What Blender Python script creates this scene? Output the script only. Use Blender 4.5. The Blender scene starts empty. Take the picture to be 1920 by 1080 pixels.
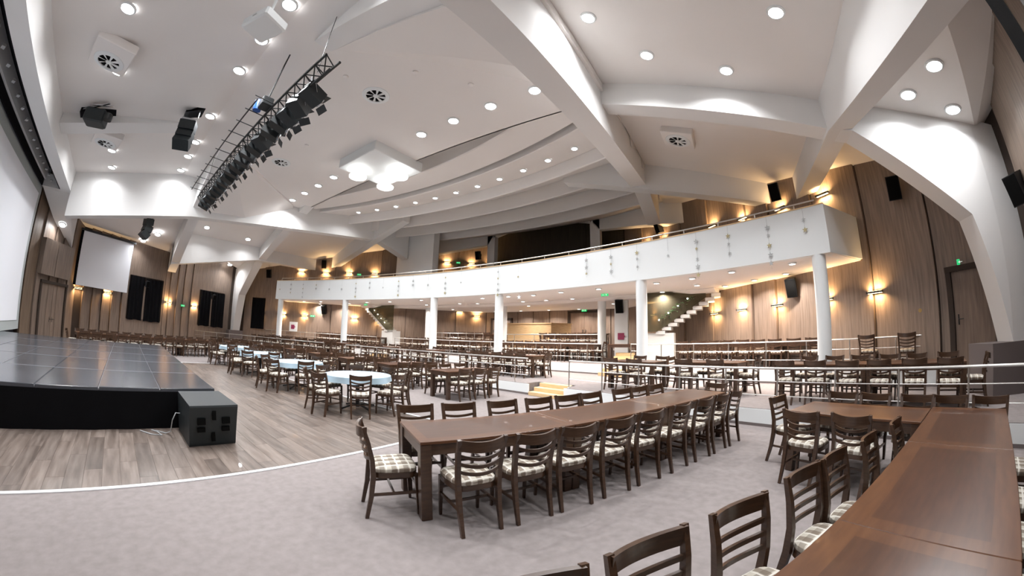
import bpy, math, random
from math import sin, cos, pi, radians, atan2, hypot, sqrt
from mathutils import Vector, Matrix

random.seed(7)
scene = bpy.context.scene
COL = scene.collection

# ------------------------------------------------------------------ camera (fisheye lens)
cam = bpy.data.cameras.new('camera')
cam_ob = bpy.data.objects.new('camera', cam)
COL.objects.link(cam_ob)
scene.camera = cam_ob
cam.type = 'PANO'
cam.panorama_type = 'FISHEYE_LENS_POLYNOMIAL'
cam.sensor_fit = 'HORIZONTAL'
cam.sensor_width = 19.2
cam.sensor_height = 10.8
cam.fisheye_polynomial_k0 = 0.0
cam.fisheye_polynomial_k1 = -(1 / 0.6780018) / 10
cam.fisheye_polynomial_k2 = 0.0
cam.fisheye_polynomial_k3 = 0.1385046 / 1000
cam.fisheye_polynomial_k4 = 0.0
cam.fisheye_fov = pi
CAM = Vector((10.29, 15.82, 1.65))
cam_ob.matrix_world = (Matrix.Translation(CAM) @ Matrix.Rotation(radians(32.118), 4, 'Z')
                       @ Matrix.Rotation(pi / 2 + 0.1406237, 4, 'X') @ Matrix.Rotation(0.0204769, 4, 'Z'))

# ------------------------------------------------------------------ world, exposure
world = bpy.data.worlds.new('world')
scene.world = world
world.use_nodes = True
world.node_tree.nodes['Background'].inputs[0].default_value = (0.8, 0.85, 1, 1)
world.node_tree.nodes['Background'].inputs[1].default_value = 0.05
vs = scene.view_settings
vs.view_transform = 'Standard'
vs.look = 'None'
vs.gamma = 1.0
vs.exposure = -0.35
vs.use_curve_mapping = False
DOWN_W = 120.0      # watts of one ceiling downlight
SOFFIT_W = 75.0
SCONCE_W = 20.0
LAMP_W = 90.0

# ------------------------------------------------------------------ materials
def mat(name, col, rough=0.6, metal=0.0, emit=None, strength=0.0, spec=0.5, coat=0.0):
    m = bpy.data.materials.new(name)
    m.use_nodes = True
    b = m.node_tree.nodes['Principled BSDF']
    b.inputs['Base Color'].default_value = (*col, 1)
    b.inputs['Roughness'].default_value = rough
    b.inputs['Metallic'].default_value = metal
    b.inputs['Specular IOR Level'].default_value = spec
    if coat:
        b.inputs['Coat Weight'].default_value = coat
    if emit:
        b.inputs['Emission Color'].default_value = (*emit, 1)
        b.inputs['Emission Strength'].default_value = strength
    return m

def nodes(m):
    nt = m.node_tree
    return nt, nt.nodes, nt.links, nt.nodes['Principled BSDF']

def ramp_mat(name, stops, scale=(1, 1, 1), noise=5.0, detail=4, rough=0.5, bump=0.0, objrand=0.0, spec=0.5, coord='Object', kind='noise', coat=0.0):
    m = mat(name, stops[0][1], rough, spec=spec, coat=coat)
    nt, N, Lk, b = nodes(m)
    tc = N.new('ShaderNodeTexCoord')
    mp = N.new('ShaderNodeMapping')
    mp.inputs['Scale'].default_value = scale
    Lk.new(tc.outputs[coord], mp.inputs['Vector'])
    vec = mp.outputs['Vector']
    if objrand:
        oi = N.new('ShaderNodeObjectInfo')
        ad = N.new('ShaderNodeVectorMath'); ad.operation = 'ADD'
        ml = N.new('ShaderNodeMath'); ml.operation = 'MULTIPLY'; ml.inputs[1].default_value = 37.0
        Lk.new(oi.outputs['Random'], ml.inputs[0])
        Lk.new(vec, ad.inputs[0]); Lk.new(ml.outputs[0], ad.inputs[1])
        vec = ad.outputs[0]
    nz = N.new('ShaderNodeTexNoise')
    nz.inputs['Scale'].default_value = noise
    nz.inputs['Detail'].default_value = detail
    Lk.new(vec, nz.inputs['Vector'])
    cr = N.new('ShaderNodeValToRGB')
    els = cr.color_ramp.elements
    while len(els) < len(stops):
        els.new(0.5)
    for e, (p, c) in zip(els, stops):
        e.position = p; e.color = (*c, 1)
    Lk.new(nz.outputs['Fac'], cr.inputs[0])
    out = cr.outputs[0]
    if objrand:
        hs = N.new('ShaderNodeHueSaturation')
        mr = N.new('ShaderNodeMapRange')
        mr.inputs['To Min'].default_value = 1 - objrand; mr.inputs['To Max'].default_value = 1 + objrand
        Lk.new(oi.outputs['Random'], mr.inputs['Value'])
        Lk.new(mr.outputs[0], hs.inputs['Value'])
        Lk.new(out, hs.inputs['Color'])
        out = hs.outputs[0]
    Lk.new(out, b.inputs['Base Color'])
    if bump:
        bp = N.new('ShaderNodeBump'); bp.inputs['Strength'].default_value = bump; bp.inputs['Distance'].default_value = 0.01
        Lk.new(nz.outputs['Fac'], bp.inputs['Height'])
        Lk.new(bp.outputs[0], b.inputs['Normal'])
    return m

M = {}
M['plaster'] = ramp_mat('plaster', [(0.3, (.76, .755, .745)), (0.7, (.80, .795, .785))], noise=0.6, detail=2, rough=0.75, spec=.25)
M['ceiling'] = ramp_mat('ceiling_paint', [(0.3, (.80, .77, .745)), (0.7, (.83, .80, .775))], noise=0.5, detail=2, rough=0.7, spec=.25)
M['white'] = mat('white_paint', (.78, .81, .815), .5)
M['screen'] = mat('screen_fabric', (.86, .88, .93), .9)
M['screen_edge'] = mat('screen_border', (.42, .46, .46), .8)
M['black'] = mat('black_cloth', (.004, .004, .005), .85, spec=.1)
M['blackp'] = mat('black_paint', (.010, .012, .013), .45)
M['speaker'] = mat('speaker_black', (.012, .013, .016), .6)
M['boxgreen'] = mat('speaker_textured_black', (.011, .016, .018), .5)
M['grille'] = mat('grille_dark', (.002, .002, .002), .8, spec=.1)
M['metal'] = mat('brushed_steel', (.62, .61, .59), .3, 1.0)
M['alu'] = mat('aluminium_strip', (.80, .81, .83), .4, .5)
M['chrome'] = mat('chrome', (.6, .62, .65), .2, 1.0)
M['wallwood'] = ramp_mat('veneer', [(0.25, (.142, .102, .079)), (0.5, (.208, .155, .121)), (0.75, (.265, .202, .157))], scale=(9, 9, .55), noise=2.2, detail=6, rough=.55, objrand=.06)
M['wallwood_up'] = ramp_mat('veneer_dark', [(0.25, (.12, .082, .055)), (0.5, (.165, .115, .078)), (0.75, (.21, .15, .105))], scale=(9, 9, .55), noise=2.2, detail=6, rough=.55, objrand=.06)
M['groove'] = mat('groove', (.035, .022, .015), .8)
M['doorwood'] = ramp_mat('door_veneer', [(0.3, (.14, .095, .07)), (0.7, (.22, .155, .115))], scale=(9, 9, .6), noise=2.4, detail=6, rough=.5)
M['dark'] = mat('dark_recess', (.02, .014, .01), .9)
M['walnut'] = ramp_mat('walnut', [(0.3, (.040, .019, .010)), (0.7, (.070, .035, .018))], scale=(3, 3, 20), noise=3, detail=4, rough=.33, coat=.2)
M['carpet'] = ramp_mat('carpet', [(0.3, (.228, .202, .195)), (0.5, (.25, .222, .216)), (0.72, (.272, .243, .237))], scale=(1, 1, 1), noise=11, detail=8, rough=.95, bump=.1, spec=.1)
M['carpetedge'] = mat('carpet_edge', (.17, .145, .14), .95, spec=.1)
M['birch'] = ramp_mat('birch', [(0.3, (.62, .42, .21)), (0.7, (.74, .54, .31))], scale=(2, 2, 14), noise=2, detail=4, rough=.45)
M['plank'] = ramp_mat('plank', [(0.25, (.085, .064, .052)), (0.5, (.15, .118, .10)), (0.75, (.225, .185, .16))], scale=(.8, 7, 1), noise=2.2, detail=5, rough=.34, objrand=.22, coat=.1)
M['deck'] = ramp_mat('stage_deck', [(0.3, (.045, .050, .060)), (0.7, (.075, .08, .093))], noise=1.3, detail=5, rough=.2, objrand=.18)
M['deckedge'] = mat('deck_edge', (.20, .20, .215), .5)
M['cloth'] = mat('pale_blue_cloth', (.42, .56, .66), .85)
M['glow'] = mat('lamp_glow', (1, 1, 1), .5, emit=(.97, .98, 1), strength=30)
M['glow_soffit'] = mat('soffit_glow', (1, 1, 1), .5, emit=(1, .95, .9), strength=12)
M['glow_disc'] = mat('disc_glow', (1, 1, 1), .5, emit=(1, 1, .97), strength=6)
M['glow_warm'] = mat('warm_glow', (1, 1, 1), .5, emit=(1, .76, .40), strength=9)
M['green'] = mat('exit_green', (.02, .5, .16), .5, emit=(.03, .8, .25), strength=.8)
M['exitwhite'] = mat('exit_white', (.9, .95, .9), .5, emit=(.8, 1, .85), strength=.8)
M['blue'] = mat('motor_blue', (.01, .09, .38), .4)
M['red'] = mat('fire_red', (.28, .03, .09), .6)
M['gold'] = mat('gold_foil', (.42, .36, .2), .5, .3)
M['silver'] = mat('grey_foil', (.42, .43, .43), .5, .3)
M['cable'] = mat('grey_cable', (.5, .52, .53), .5)
M['brass'] = mat('brass', (.45, .3, .12), .4, .8)
M['leaf'] = mat('tinsel_green', (.05, .12, .04), .6)

def glass_mat():
    m = mat('tinted_glass', (.24, .22, .15), .05)
    nt, N, Lk, b = nodes(m)
    b.inputs['Transmission Weight'].default_value = .75
    b.inputs['IOR'].default_value = 1.1
    return m
M['glass'] = glass_mat()
M['shadepanel'] = ramp_mat('painted_shade_panel', [(0.3, (.030, .023, .015)), (0.7, (.045, .034, .022))], scale=(6, 6, .5), noise=2, rough=.8)  # upper rear wall, shade of the unlit arch put into the colour

def plaid():
    m = mat('plaid_fabric', (.5, .45, .4), .9, spec=.15)
    nt, N, Lk, b = nodes(m)
    tc = N.new('ShaderNodeTexCoord')
    sx = N.new('ShaderNodeSeparateXYZ')
    Lk.new(tc.outputs['Object'], sx.inputs[0])
    def band(sock, freq, off, thr):
        a = N.new('ShaderNodeMath'); a.operation = 'MULTIPLY_ADD'; a.inputs[1].default_value = freq; a.inputs[2].default_value = off
        f = N.new('ShaderNodeMath'); f.operation = 'FRACT'
        g = N.new('ShaderNodeMath'); g.operation = 'LESS_THAN'; g.inputs[1].default_value = thr
        Lk.new(sock, a.inputs[0]); Lk.new(a.outputs[0], f.inputs[0]); Lk.new(f.outputs[0], g.inputs[0])
        return g.outputs[0]
    def mix(c1, col, fac, amt=1.0):
        mx = N.new('ShaderNodeMix'); mx.data_type = 'RGBA'
        ml = N.new('ShaderNodeMath'); ml.operation = 'MULTIPLY'; ml.inputs[1].default_value = amt
        Lk.new(fac, ml.inputs[0]); Lk.new(ml.outputs[0], mx.inputs[0])
        if isinstance(c1, tuple):
            mx.inputs[6].default_value = (*c1, 1)
        else:
            Lk.new(c1, mx.inputs[6])
        mx.inputs[7].default_value = (*col, 1)
        return mx.outputs[2]
    X, Y = sx.outputs[0], sx.outputs[1]
    c = mix((.60, .56, .48), (.20, .15, .11), band(X, 9.5, .1, .42), .75)
    c = mix(c, (.17, .13, .10), band(Y, 9.5, .35, .42), .55)
    c = mix(c, (.78, .75, .68), band(X, 9.5, .62, .12), .9)
    c = mix(c, (.78, .75, .68), band(Y, 9.5, .85, .12), .9)
    Lk.new(c, b.inputs['Base Color'])
    return m
M['plaid'] = plaid()

def tabletop_mat():
    """walnut with a lighter banding along the rim (solid banding of the real top)"""
    m = mat('table_walnut', (.1, .04, .02), .30, coat=.15)
    nt, N, Lk, b = nodes(m)
    tc = N.new('ShaderNodeTexCoord')
    sx = N.new('ShaderNodeSeparateXYZ')
    Lk.new(tc.outputs['Object'], sx.inputs[0])
    def inside(sock, lim):
        a = N.new('ShaderNodeMath'); a.operation = 'ABSOLUTE'
        g = N.new('ShaderNodeMath'); g.operation = 'LESS_THAN'; g.inputs[1].default_value = lim
        Lk.new(sock, a.inputs[0]); Lk.new(a.outputs[0], g.inputs[0])
        return g.outputs[0]
    mm = N.new('ShaderNodeMath'); mm.operation = 'MULTIPLY'
    Lk.new(inside(sx.outputs[0], .73), mm.inputs[0]); Lk.new(inside(sx.outputs[1], .29), mm.inputs[1])
    nz = N.new('ShaderNodeTexNoise'); nz.inputs['Scale'].default_value = 5
    mp = N.new('ShaderNodeMapping'); mp.inputs['Scale'].default_value = (.8, 6, 1)
    Lk.new(tc.outputs['Object'], mp.inputs[0]); Lk.new(mp.outputs[0], nz.inputs['Vector'])
    def rmp(a, c):
        r = N.new('ShaderNodeValToRGB'); r.color_ramp.elements[0].color = (*a, 1); r.color_ramp.elements[1].color = (*c, 1)
        r.color_ramp.elements[0].position = .3; r.color_ramp.elements[1].position = .7
        Lk.new(nz.outputs['Fac'], r.inputs[0]); return r.outputs[0]
    mx = N.new('ShaderNodeMix'); mx.data_type = 'RGBA'
    Lk.new(mm.outputs[0], mx.inputs[0])
    Lk.new(rmp((.085, .033, .014), (.12, .050, .021)), mx.inputs[6])
    Lk.new(rmp((.056, .022, .011), (.082, .033, .016)), mx.inputs[7])
    Lk.new(mx.outputs[2], b.inputs['Base Color'])
    return m
M['tabletop'] = tabletop_mat()

# ------------------------------------------------------------------ mesh helpers
class MB:
    def __init__(s): s.v = []; s.f = []; s.sm = False
    def add(s, vs, fs):
        n = len(s.v); s.v += [tuple(v) for v in vs]; s.f += [tuple(i + n for i in f) for f in fs]; return s
    def hexa(s, p):   # p: 4 bottom (ccw) + 4 top
        return s.add(p, [(3, 2, 1, 0), (4, 5, 6, 7), (0, 1, 5, 4), (1, 2, 6, 5), (2, 3, 7, 6), (3, 0, 4, 7)])
    def box(s, x0, x1, y0, y1, z0, z1):
        return s.hexa([(x0, y0, z0), (x1, y0, z0), (x1, y1, z0), (x0, y1, z0), (x0, y0, z1), (x1, y0, z1), (x1, y1, z1), (x0, y1, z1)])
    def cbox(s, c, d, rz=0, rx=0):
        R = Matrix.Rotation(rz, 3, 'Z') @ Matrix.Rotation(rx, 3, 'X')
        P = []
        for z in (-.5, .5):
            for x, y in ((-.5, -.5), (.5, -.5), (.5, .5), (-.5, .5)):
                P.append(Vector(c) + R @ Vector((x * d[0], y * d[1], z * d[2])))
        return s.hexa(P)
    def bbox(s, c, d, b=.01):      # box with chamfered vertical and top edges
        x, y, z = d[0] / 2, d[1] / 2, d[2] / 2
        rings = []
        for zz, k in ((-z, b), (-z + b, 0), (z - b, 0), (z, b)):
            X, Y = x - k, y - k
            rings.append([(c[0] + a, c[1] + e, c[2] + zz) for a, e in ((-X + b, -Y), (X - b, -Y), (X, -Y + b), (X, Y - b), (X - b, Y), (-X + b, Y), (-X, Y - b), (-X, -Y + b))])
        return s.loft(rings)
    def loft(s, rings, cap=True, close=True):
        n = len(rings[0]); base = len(s.v)
        for r in rings: s.v += [tuple(p) for p in r]
        for i in range(len(rings) - 1):
            for j in range(n if close else n - 1):
                a = base + i * n + j; b = base + i * n + (j + 1) % n
                s.f.append((a, b, b + n, a + n))
        if cap:
            s.f.append(tuple(base + j for j in reversed(range(n))))
            s.f.append(tuple(base + (len(rings) - 1) * n + j for j in range(n)))
        return s
    def sweep(s, pts, w, h=None, up=(0, 0, 1), n=0, cap=True):
        """rectangular (n=0) or round section swept along points; w,h may be lists"""
        pts = [Vector(p) for p in pts]; rings = []
        for i, p in enumerate(pts):
            t = (pts[min(i + 1, len(pts) - 1)] - pts[max(i - 1, 0)]).normalized()
            u = Vector(up)
            if abs(t.dot(u)) > .97: u = Vector((0, 1, 0))
            a = t.cross(u).normalized(); b = a.cross(t).normalized()
            ww = w[i] if isinstance(w, (list, tuple)) else w
            hh = (h[i] if isinstance(h, (list, tuple)) else h) if h is not None else ww
            if n:
                rings.append([p + a * (cos(2 * pi * k / n) * ww) + b * (sin(2 * pi * k / n) * hh) for k in range(n)])
            else:
                rings.append([p - a * ww / 2 - b * hh / 2, p + a * ww / 2 - b * hh / 2, p + a * ww / 2 + b * hh / 2, p - a * ww / 2 + b * hh / 2])
        return s.loft(rings, cap)
    def tube(s, p0, p1, r, n=8): return s.sweep([p0, p1], r, n=n)
    def lathe(s, prof, n=24, c=(0, 0, 0), cap=True):
        return s.loft([[(c[0] + r * cos(2 * pi * k / n), c[1] + r * sin(2 * pi * k / n), c[2] + z) for k in range(n)] for r, z in prof], cap)
    def prism(s, poly, a0, a1, axis='z'):
        """extrude 2-D polygon; axis z: poly=(x,y); axis y: poly=(x,z); axis x: poly=(y,z)"""
        f = {'z': lambda p, a: (p[0], p[1], a), 'y': lambda p, a: (p[0], a, p[1]), 'x': lambda p, a: (a, p[0], p[1])}[axis]
        return s.loft([[f(p, a0) for p in poly], [f(p, a1) for p in poly]])
    def build(s, name, m, parent=None, smooth=False, loc=None, rz=0, mesh=None):
        me = bpy.data.meshes.new(name)
        me.from_pydata(s.v, [], s.f)
        me.update()
        import bmesh
        bm = bmesh.new(); bm.from_mesh(me)
        bmesh.ops.recalc_face_normals(bm, faces=bm.faces)
        bm.to_mesh(me); bm.free()
        me.materials.append(m if not isinstance(m, str) else M[m])
        if smooth:
            me.polygons.foreach_set('use_smooth', [True] * len(me.polygons))
            try: me.set_sharp_from_angle(angle=radians(35))
            except Exception: pass
        return link(name, me, parent, loc, rz)

def link(name, me, parent=None, loc=None, rz=0):
    o = bpy.data.objects.new(name, me)
    COL.objects.link(o)
    if parent: o.parent = parent
    if loc: o.location = loc
    if rz: o.rotation_euler = (0, 0, rz)
    return o

def tag(o, label=None, cat=None, group=None, kind=None):
    if label: o['label'] = label
    if cat: o['category'] = cat
    if group: o['group'] = group
    if kind: o['kind'] = kind
    return o

def thing(name, label, cat, loc=(0, 0, 0), rz=0, group=None):
    o = bpy.data.objects.new(name, None)
    COL.objects.link(o)
    o.location = loc; o.rotation_euler = (0, 0, rz)
    return tag(o, label, cat, group)

def kids(o): return list(CH.get(o.name, ()))
CH = {}
_ob_new = COL.objects.link

def copy_tree(o, children, loc, rz, label, group):
    """children: list of (part, [sub-parts])"""
    r = o.copy(); COL.objects.link(r)
    r.location = loc; r.rotation_euler = (0, 0, rz)
    if label: r['label'] = label
    if group: r['group'] = group
    for c, subs in children:
        d = c.copy(); COL.objects.link(d); d.parent = r
        for sb in subs:
            e = sb.copy(); COL.objects.link(e); e.parent = d
    return r

def struct(name, mb, m, parent=None, smooth=False):
    o = mb.build(name, m, parent, smooth)
    if not parent: o['kind'] = 'structure'
    return o

ORD = ['first', 'second', 'third', 'fourth', 'fifth', 'sixth', 'seventh', 'eighth', 'ninth', 'tenth', 'eleventh', 'twelfth', 'thirteenth', 'fourteenth', 'fifteenth', 'sixteenth', 'seventeenth', 'eighteenth', 'nineteenth', 'twentieth', 'twenty-first', 'twenty-second', 'twenty-third', 'twenty-fourth']

# ================================================================== FLOOR AND PLATFORMS
Z1, Z2, Z3 = 0.33, 0.725, 1.13
r1y = lambda x, r=24.716: 1.04 + sqrt(max(r * r - x * x, 0))
r2y = lambda x, r=27.40: 2.38 + sqrt(max(r * r - x * x, 0))
fl = MB(); fl.box(-18, 18, 8.5, 39.5, -.25, -.012)
floor = struct('floor', fl, 'carpet')
XS = [-17.2 + i * 34.4 / 86 for i in range(87)]
def between(f0, f1, z0, z1, cond=lambda x: True):
    mb = MB()
    run = []
    def flush(run):
        if len(run) < 2: return
        mb.loft([[(x, f0(x), z0), (x, f1(x), z0), (x, f1(x), z1), (x, f0(x), z1)] for x in run])
    for x in XS:
        if cond(x): run.append(x)
        else: flush(run); run = []
    flush(run)
    return mb
NOTCH = (5.05, 6.3)
XS += [5.05, 6.3, -5.05, -6.3, 5.3, -5.3, 4.951, 6.401, -4.951, -6.401]; XS = sorted(set(XS))
innotch = lambda x: NOTCH[0] - .001 <= abs(x) <= NOTCH[1] + .001
# carpet on the main floor, in one sheet around the parquet
cp = MB()
for (x0, x1, y0, y1) in ((-17.2, -6.1, 8.6, 20.95), (6.1, 17.2, 8.6, 20.95)):
    cp.box(x0, x1, y0, y1, -.012, 0)
cp.v += []; 
c2 = between(lambda x: 20.95, lambda x: max(r1y(x) + .02, 20.96), -.012, 0)
cp.add(c2.v, c2.f)
struct('carpet_floor', cp, 'carpet')['kind'] = 'structure'
def ring_front(fn, x): return fn(x)
p1 = between(lambda x: r1y(x) + (.62 if innotch(x) else 0), lambda x: max(r2y(x) + .02, r1y(x) + .7), 0, Z1)
struct('platform_first', p1, 'carpet')
p2 = between(lambda x: r2y(x), lambda x: 38.5, 0, Z2)
struct('platform_second', p2, 'carpet')
p3 = MB(); pts = [(x, sqrt(32.0 ** 2 - x * x)) for x in [-5.3 + i * .53 for i in range(21)]]
p3.prism(pts + [(5.3, 38.4), (-5.3, 38.4)], Z2, Z3)
struct('platform_third', p3, 'carpet')
# white riser faces with carpet skirting
def riser(name, fn, z0, z1, cond=lambda x: True, xs=None):
    for nm, a, b, off, m in ((name, z0 + .055, z1 - .012, .02, 'white'), (name + '_skirting', z0, z0 + .055, .03, 'carpetedge')):
        mb = MB(); run = []
        for x in (xs or XS) + [None]:
            if x is not None and cond(x): run.append(x)
            else:
                if len(run) > 1: mb.loft([[(x_, fn(x_) - off, a), (x_, fn(x_) + .005, a), (x_, fn(x_) + .005, b), (x_, fn(x_) - off, b)] for x_ in run])
                run = []
        o = mb.build(nm, m); o['kind'] = 'structure'
riser('riser_first', r1y, 0, Z1, lambda x: not (NOTCH[0] < abs(x) < NOTCH[1]) and abs(x) < 16.9)
riser('riser_second', r2y, Z1, Z2, lambda x: abs(x) < 17.0)
riser('riser_third', lambda x: sqrt(32.0 ** 2 - x * x), Z2, Z3, lambda x: abs(x) <= 5.3)

# aluminium strip around the parquet
st = MB()
for x0, x1, y0, y1 in ((6.065, 6.125, 9, 20.98), (-6.125, -6.065, 9, 20.98), (-6.1, 6.1, 20.92, 20.98)):
    st.box(x0, x1, y0, y1, 0, .012)
struct('trim_1', st, 'alu')
# parquet planks
under = MB(); under.box(-6.1, 6.1, 9, 20.95, -.012, -.004)
parq = struct('parquet_floor', under, 'doorwood')
PW, PL = .20, 1.25
rows = []
y = 20.93
plank_mesh = {}
npl = 0
ri = 0
while y - PW > 12.6:
    x = 6.08 - (ri * .53 % PL)
    x0 = 6.08
    while x0 > -6.08:
        xe = max(x, -6.08)
        if x0 - xe > .05:
            yc = y - PW / 2
            vis = (yc > 17.2) or x0 > 3.85
            if vis and yc > 13.9:
                key = round(x0 - xe, 2)
                if key not in plank_mesh:
                    mb = MB(); L_ = key - .0016; w = PW - .0016
                    mb.bbox((0, 0, 0), (L_, w, .01), .0008)
                    o = mb.build('parquet_plank', 'plank', parq, loc=((x0 + xe) / 2, yc, -.002))
                    plank_mesh[key] = o.data
                else:
                    link('parquet_plank', plank_mesh[key], parq, ((x0 + xe) / 2, yc, -.002))
                npl += 1
        x0 = x; x -= PL
    y -= PW; ri += 1

# ================================================================== WALLS
def wall_strip(name, P, z0, z1, th=.2):
    """flat backing wall along 2-D polyline P (interior on the left)"""
    mb = MB()
    for a, b in zip(P, P[1:]):
        a = Vector(a); b = Vector(b); d = (b - a).normalized(); n = Vector((d.y, -d.x)) * th
        mb.hexa([(a.x, a.y, z0), (b.x, b.y, z0), (b.x + n.x, b.y + n.y, z0), (a.x + n.x, a.y + n.y, z0),
                 (a.x, a.y, z1), (b.x, b.y, z1), (b.x + n.x, b.y + n.y, z1), (a.x + n.x, a.y + n.y, z1)])
    return struct(name, mb, 'groove')

def panels(wall, a, b, cuts, z0, z1, proud=.05, m='wallwood', lean=0.0, holes=(), flip=1):
    """veneered panels standing proud of the wall along a->b (interior left of a->b). cuts: distances of seams."""
    a = Vector((a[0], a[1], 0)); b = Vector((b[0], b[1], 0)); L_ = (b - a).length; d = (b - a) / L_
    n = Vector((-d.y, d.x, 0))
    cs = [c for c in cuts if 0 <= c <= L_]
    for i, (s0, s1) in enumerate(zip(cs, cs[1:])):
        g = .016
        e0, e1 = (.035, proud + .05) if flip > 0 else (proud + .05, .035)
        if s1 - s0 < .5: e0 = e1 = .04
        segs = [(s0, s1, z0, z1)]
        for (h0, h1, hz0, hz1) in holes:
            if h0 < s1 - .05 and h1 > s0 + .05:
                segs = [(s0, s1, z0, hz0), (s0, s1, hz1, z1), (s0, h0, hz0, hz1), (h1, s1, hz0, hz1)]
        S0_, S1_ = s0, s1
        for (s0, s1, za, zb) in segs:
            if zb - za < .05 or s1 - s0 < .08: continue
            e0, e1 = (.035, proud + .05) if flip > 0 else (proud + .05, .035)
            ea, eb = e0 + (e1 - e0) * (s0 - S0_) / (S1_ - S0_), e0 + (e1 - e0) * (s1 - S0_) / (S1_ - S0_)
            e0, e1 = ea, eb
            if S1_ - S0_ < .5: e0 = e1 = .04
            mb = MB()
            l0 = lean if i % 2 else -lean
            def P(s, e, z):
                k = (z - z0) / max(z1 - z0, .1)
                return a + d * s + n * e + Vector((0, 0, z))
            t0 = (lean * (za - z0)); t1 = (lean * (zb - z0))
            mb.hexa([P(s0 + g + t0, e0, za), P(s1 - g + t0, e1, za), P(s1 - g + t0, .004, za), P(s0 + g + t0, .004, za),
                     P(s0 + g + t1, e0, zb), P(s1 - g + t1, e1, zb), P(s1 - g + t1, .004, zb), P(s0 + g + t1, .004, zb)])
            mb.build('wall_panel', m, wall)

HI = 8.6
# side walls: a part splayed outwards from the stage, then the part slanting inwards to the rear
LA, LM, LB, LC = (-12.2, 13.0), (-17.1, 22.8), (-16.7, 23.85), (-5.0, 36.9)
RA, RM, RB, RC = (16.7, 23.85), (17.1, 22.8), (5.0, 36.9), (12.2, 13.0)
def W(s, side=1):      # point along the rear slanting wall from its front corner, s metres
    d = Vector((-.6676, .7446)); p = Vector((16.7, 23.85)) + d * s
    return (side * p.x, p.y)
def SWp(s, off=0.0, side=-1):   # point along the splayed side wall, s metres from its stage end, off metres into the room
    x = -12.2 - .4472 * s + .8944 * off; y = 13.0 + .8944 * s + .4472 * off
    return (x if side < 0 else -x, y)
nS = (.8944, .4472)
# interior must be on the left of the direction a->b
wl = wall_strip('wall_left', [LM, LA], -.2, HI)
LS = 10.957
cS = [0.0, .42, .98, 1.55, 2.1, 2.72, 5.52, 5.85, 6.4, 6.9, 7.5, 10.957]
cL = [LS - c for c in reversed(cS)]
panels(wl, LM, LA, cL, 0, HI, .07, holes=[(LS - 10.36, LS - 8.2, 1.42, 3.66), (LS - 5.34, LS - 3.1, 1.42, 3.74)])
wall_strip('wall_left_return', [LB, LM], -.2, HI)
wls = wall_strip('wall_left_slant', [LC, LB], -.2, HI + 1.2)
Lw = 17.52
cW = [0, 1.3, 3.05, 4.72, 6.5, 7.6, 9.75, 11.7, 13.4, 15.2, 17.4]
cWr = [Lw - c for c in reversed(cW)]
ZB = 3.75
panels(wls, LC, LB, cWr, 0, HI + 1.2, .06, lean=-.012)
wrs = wall_strip('wall_right_slant', [RA, RB], -.2, HI + 1.2)
panels(wrs, RA, RB, cW, 0, HI + 1.2, .06, lean=-.012, flip=-1)
wr = wall_strip('wall_right', [RC, RM], -.2, HI)
panels(wr, RC, RM, [i * 1.2 for i in range(10)], 0, HI, .05)
wall_strip('wall_right_return', [RM, RA], -.2, HI)
wb = wall_strip('wall_back', [(5.2, 36.9), (-5.2, 36.9)], -.2, 10)
panels(wb, (5.2, 36.9), (-5.2, 36.9), [0, 1.1, 2.0, 3.9, 5.2, 6.4, 7.6, 8.9, 10.3], Z2, ZB, .04, flip=-1)
panels(wb, (5.2, 36.9), (-5.2, 36.9), [0, 2.6, 5.2, 7.8, 10.3], ZB, 9.8, .04, m='shadepanel')  # panels above the balcony, darkened in colour to stand for missing light
# stage side: short wall from the screen to the side wall, and its mirror; closing wall behind the screen
for sgn, nm in ((-1, 'wall_stage_left'), (1, 'wall_stage_right')):
    a, b = ((-12.2, 13.0), (-8.6, 11.2)) if sgn < 0 else ((8.6, 11.2), (12.2, 13.0))
    w_ = wall_strip(nm, [a, b], -.2, HI)
    if sgn < 0:
        panels(w_, a, b, [0, .85, 1.6, 2.3, 3.25], 0, HI, .05)
        panels(w_, a, b, [3.25, 4.02], 0, HI, .05, m='wallwood_up')
    else:
        panels(w_, a, b, [0, 1.5, 3, 4.02], 0, HI, .05)
bk = MB(); bk.box(-9, 9, 9.6, 9.8, -.2, HI)
struct('wall_front', bk, 'black')
# projecting veneer box above the stage door, left
pb = thing('veneer_pelmet', 'pale wood veneer box jutting out above the side stage door', 'wall box', (0, 0, 0))
def stp(u_, e, z): return (-8.6 - .894 * u_ + .447 * e, 11.2 + .447 * u_ + .894 * e, z)
for s0, s1 in ((.80, 1.78), (1.83, 3.10)):
    mb = MB(); mb.hexa([stp(s1, .08, 2.84), stp(s0, .08, 2.84), stp(s0, .30, 2.84), stp(s1, .30, 2.84), stp(s1, .08, 4.30), stp(s0, .08, 4.30), stp(s0, .30, 4.30), stp(s1, .30, 4.30)])
    mb.build('panel', 'wallwood', pb)
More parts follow.
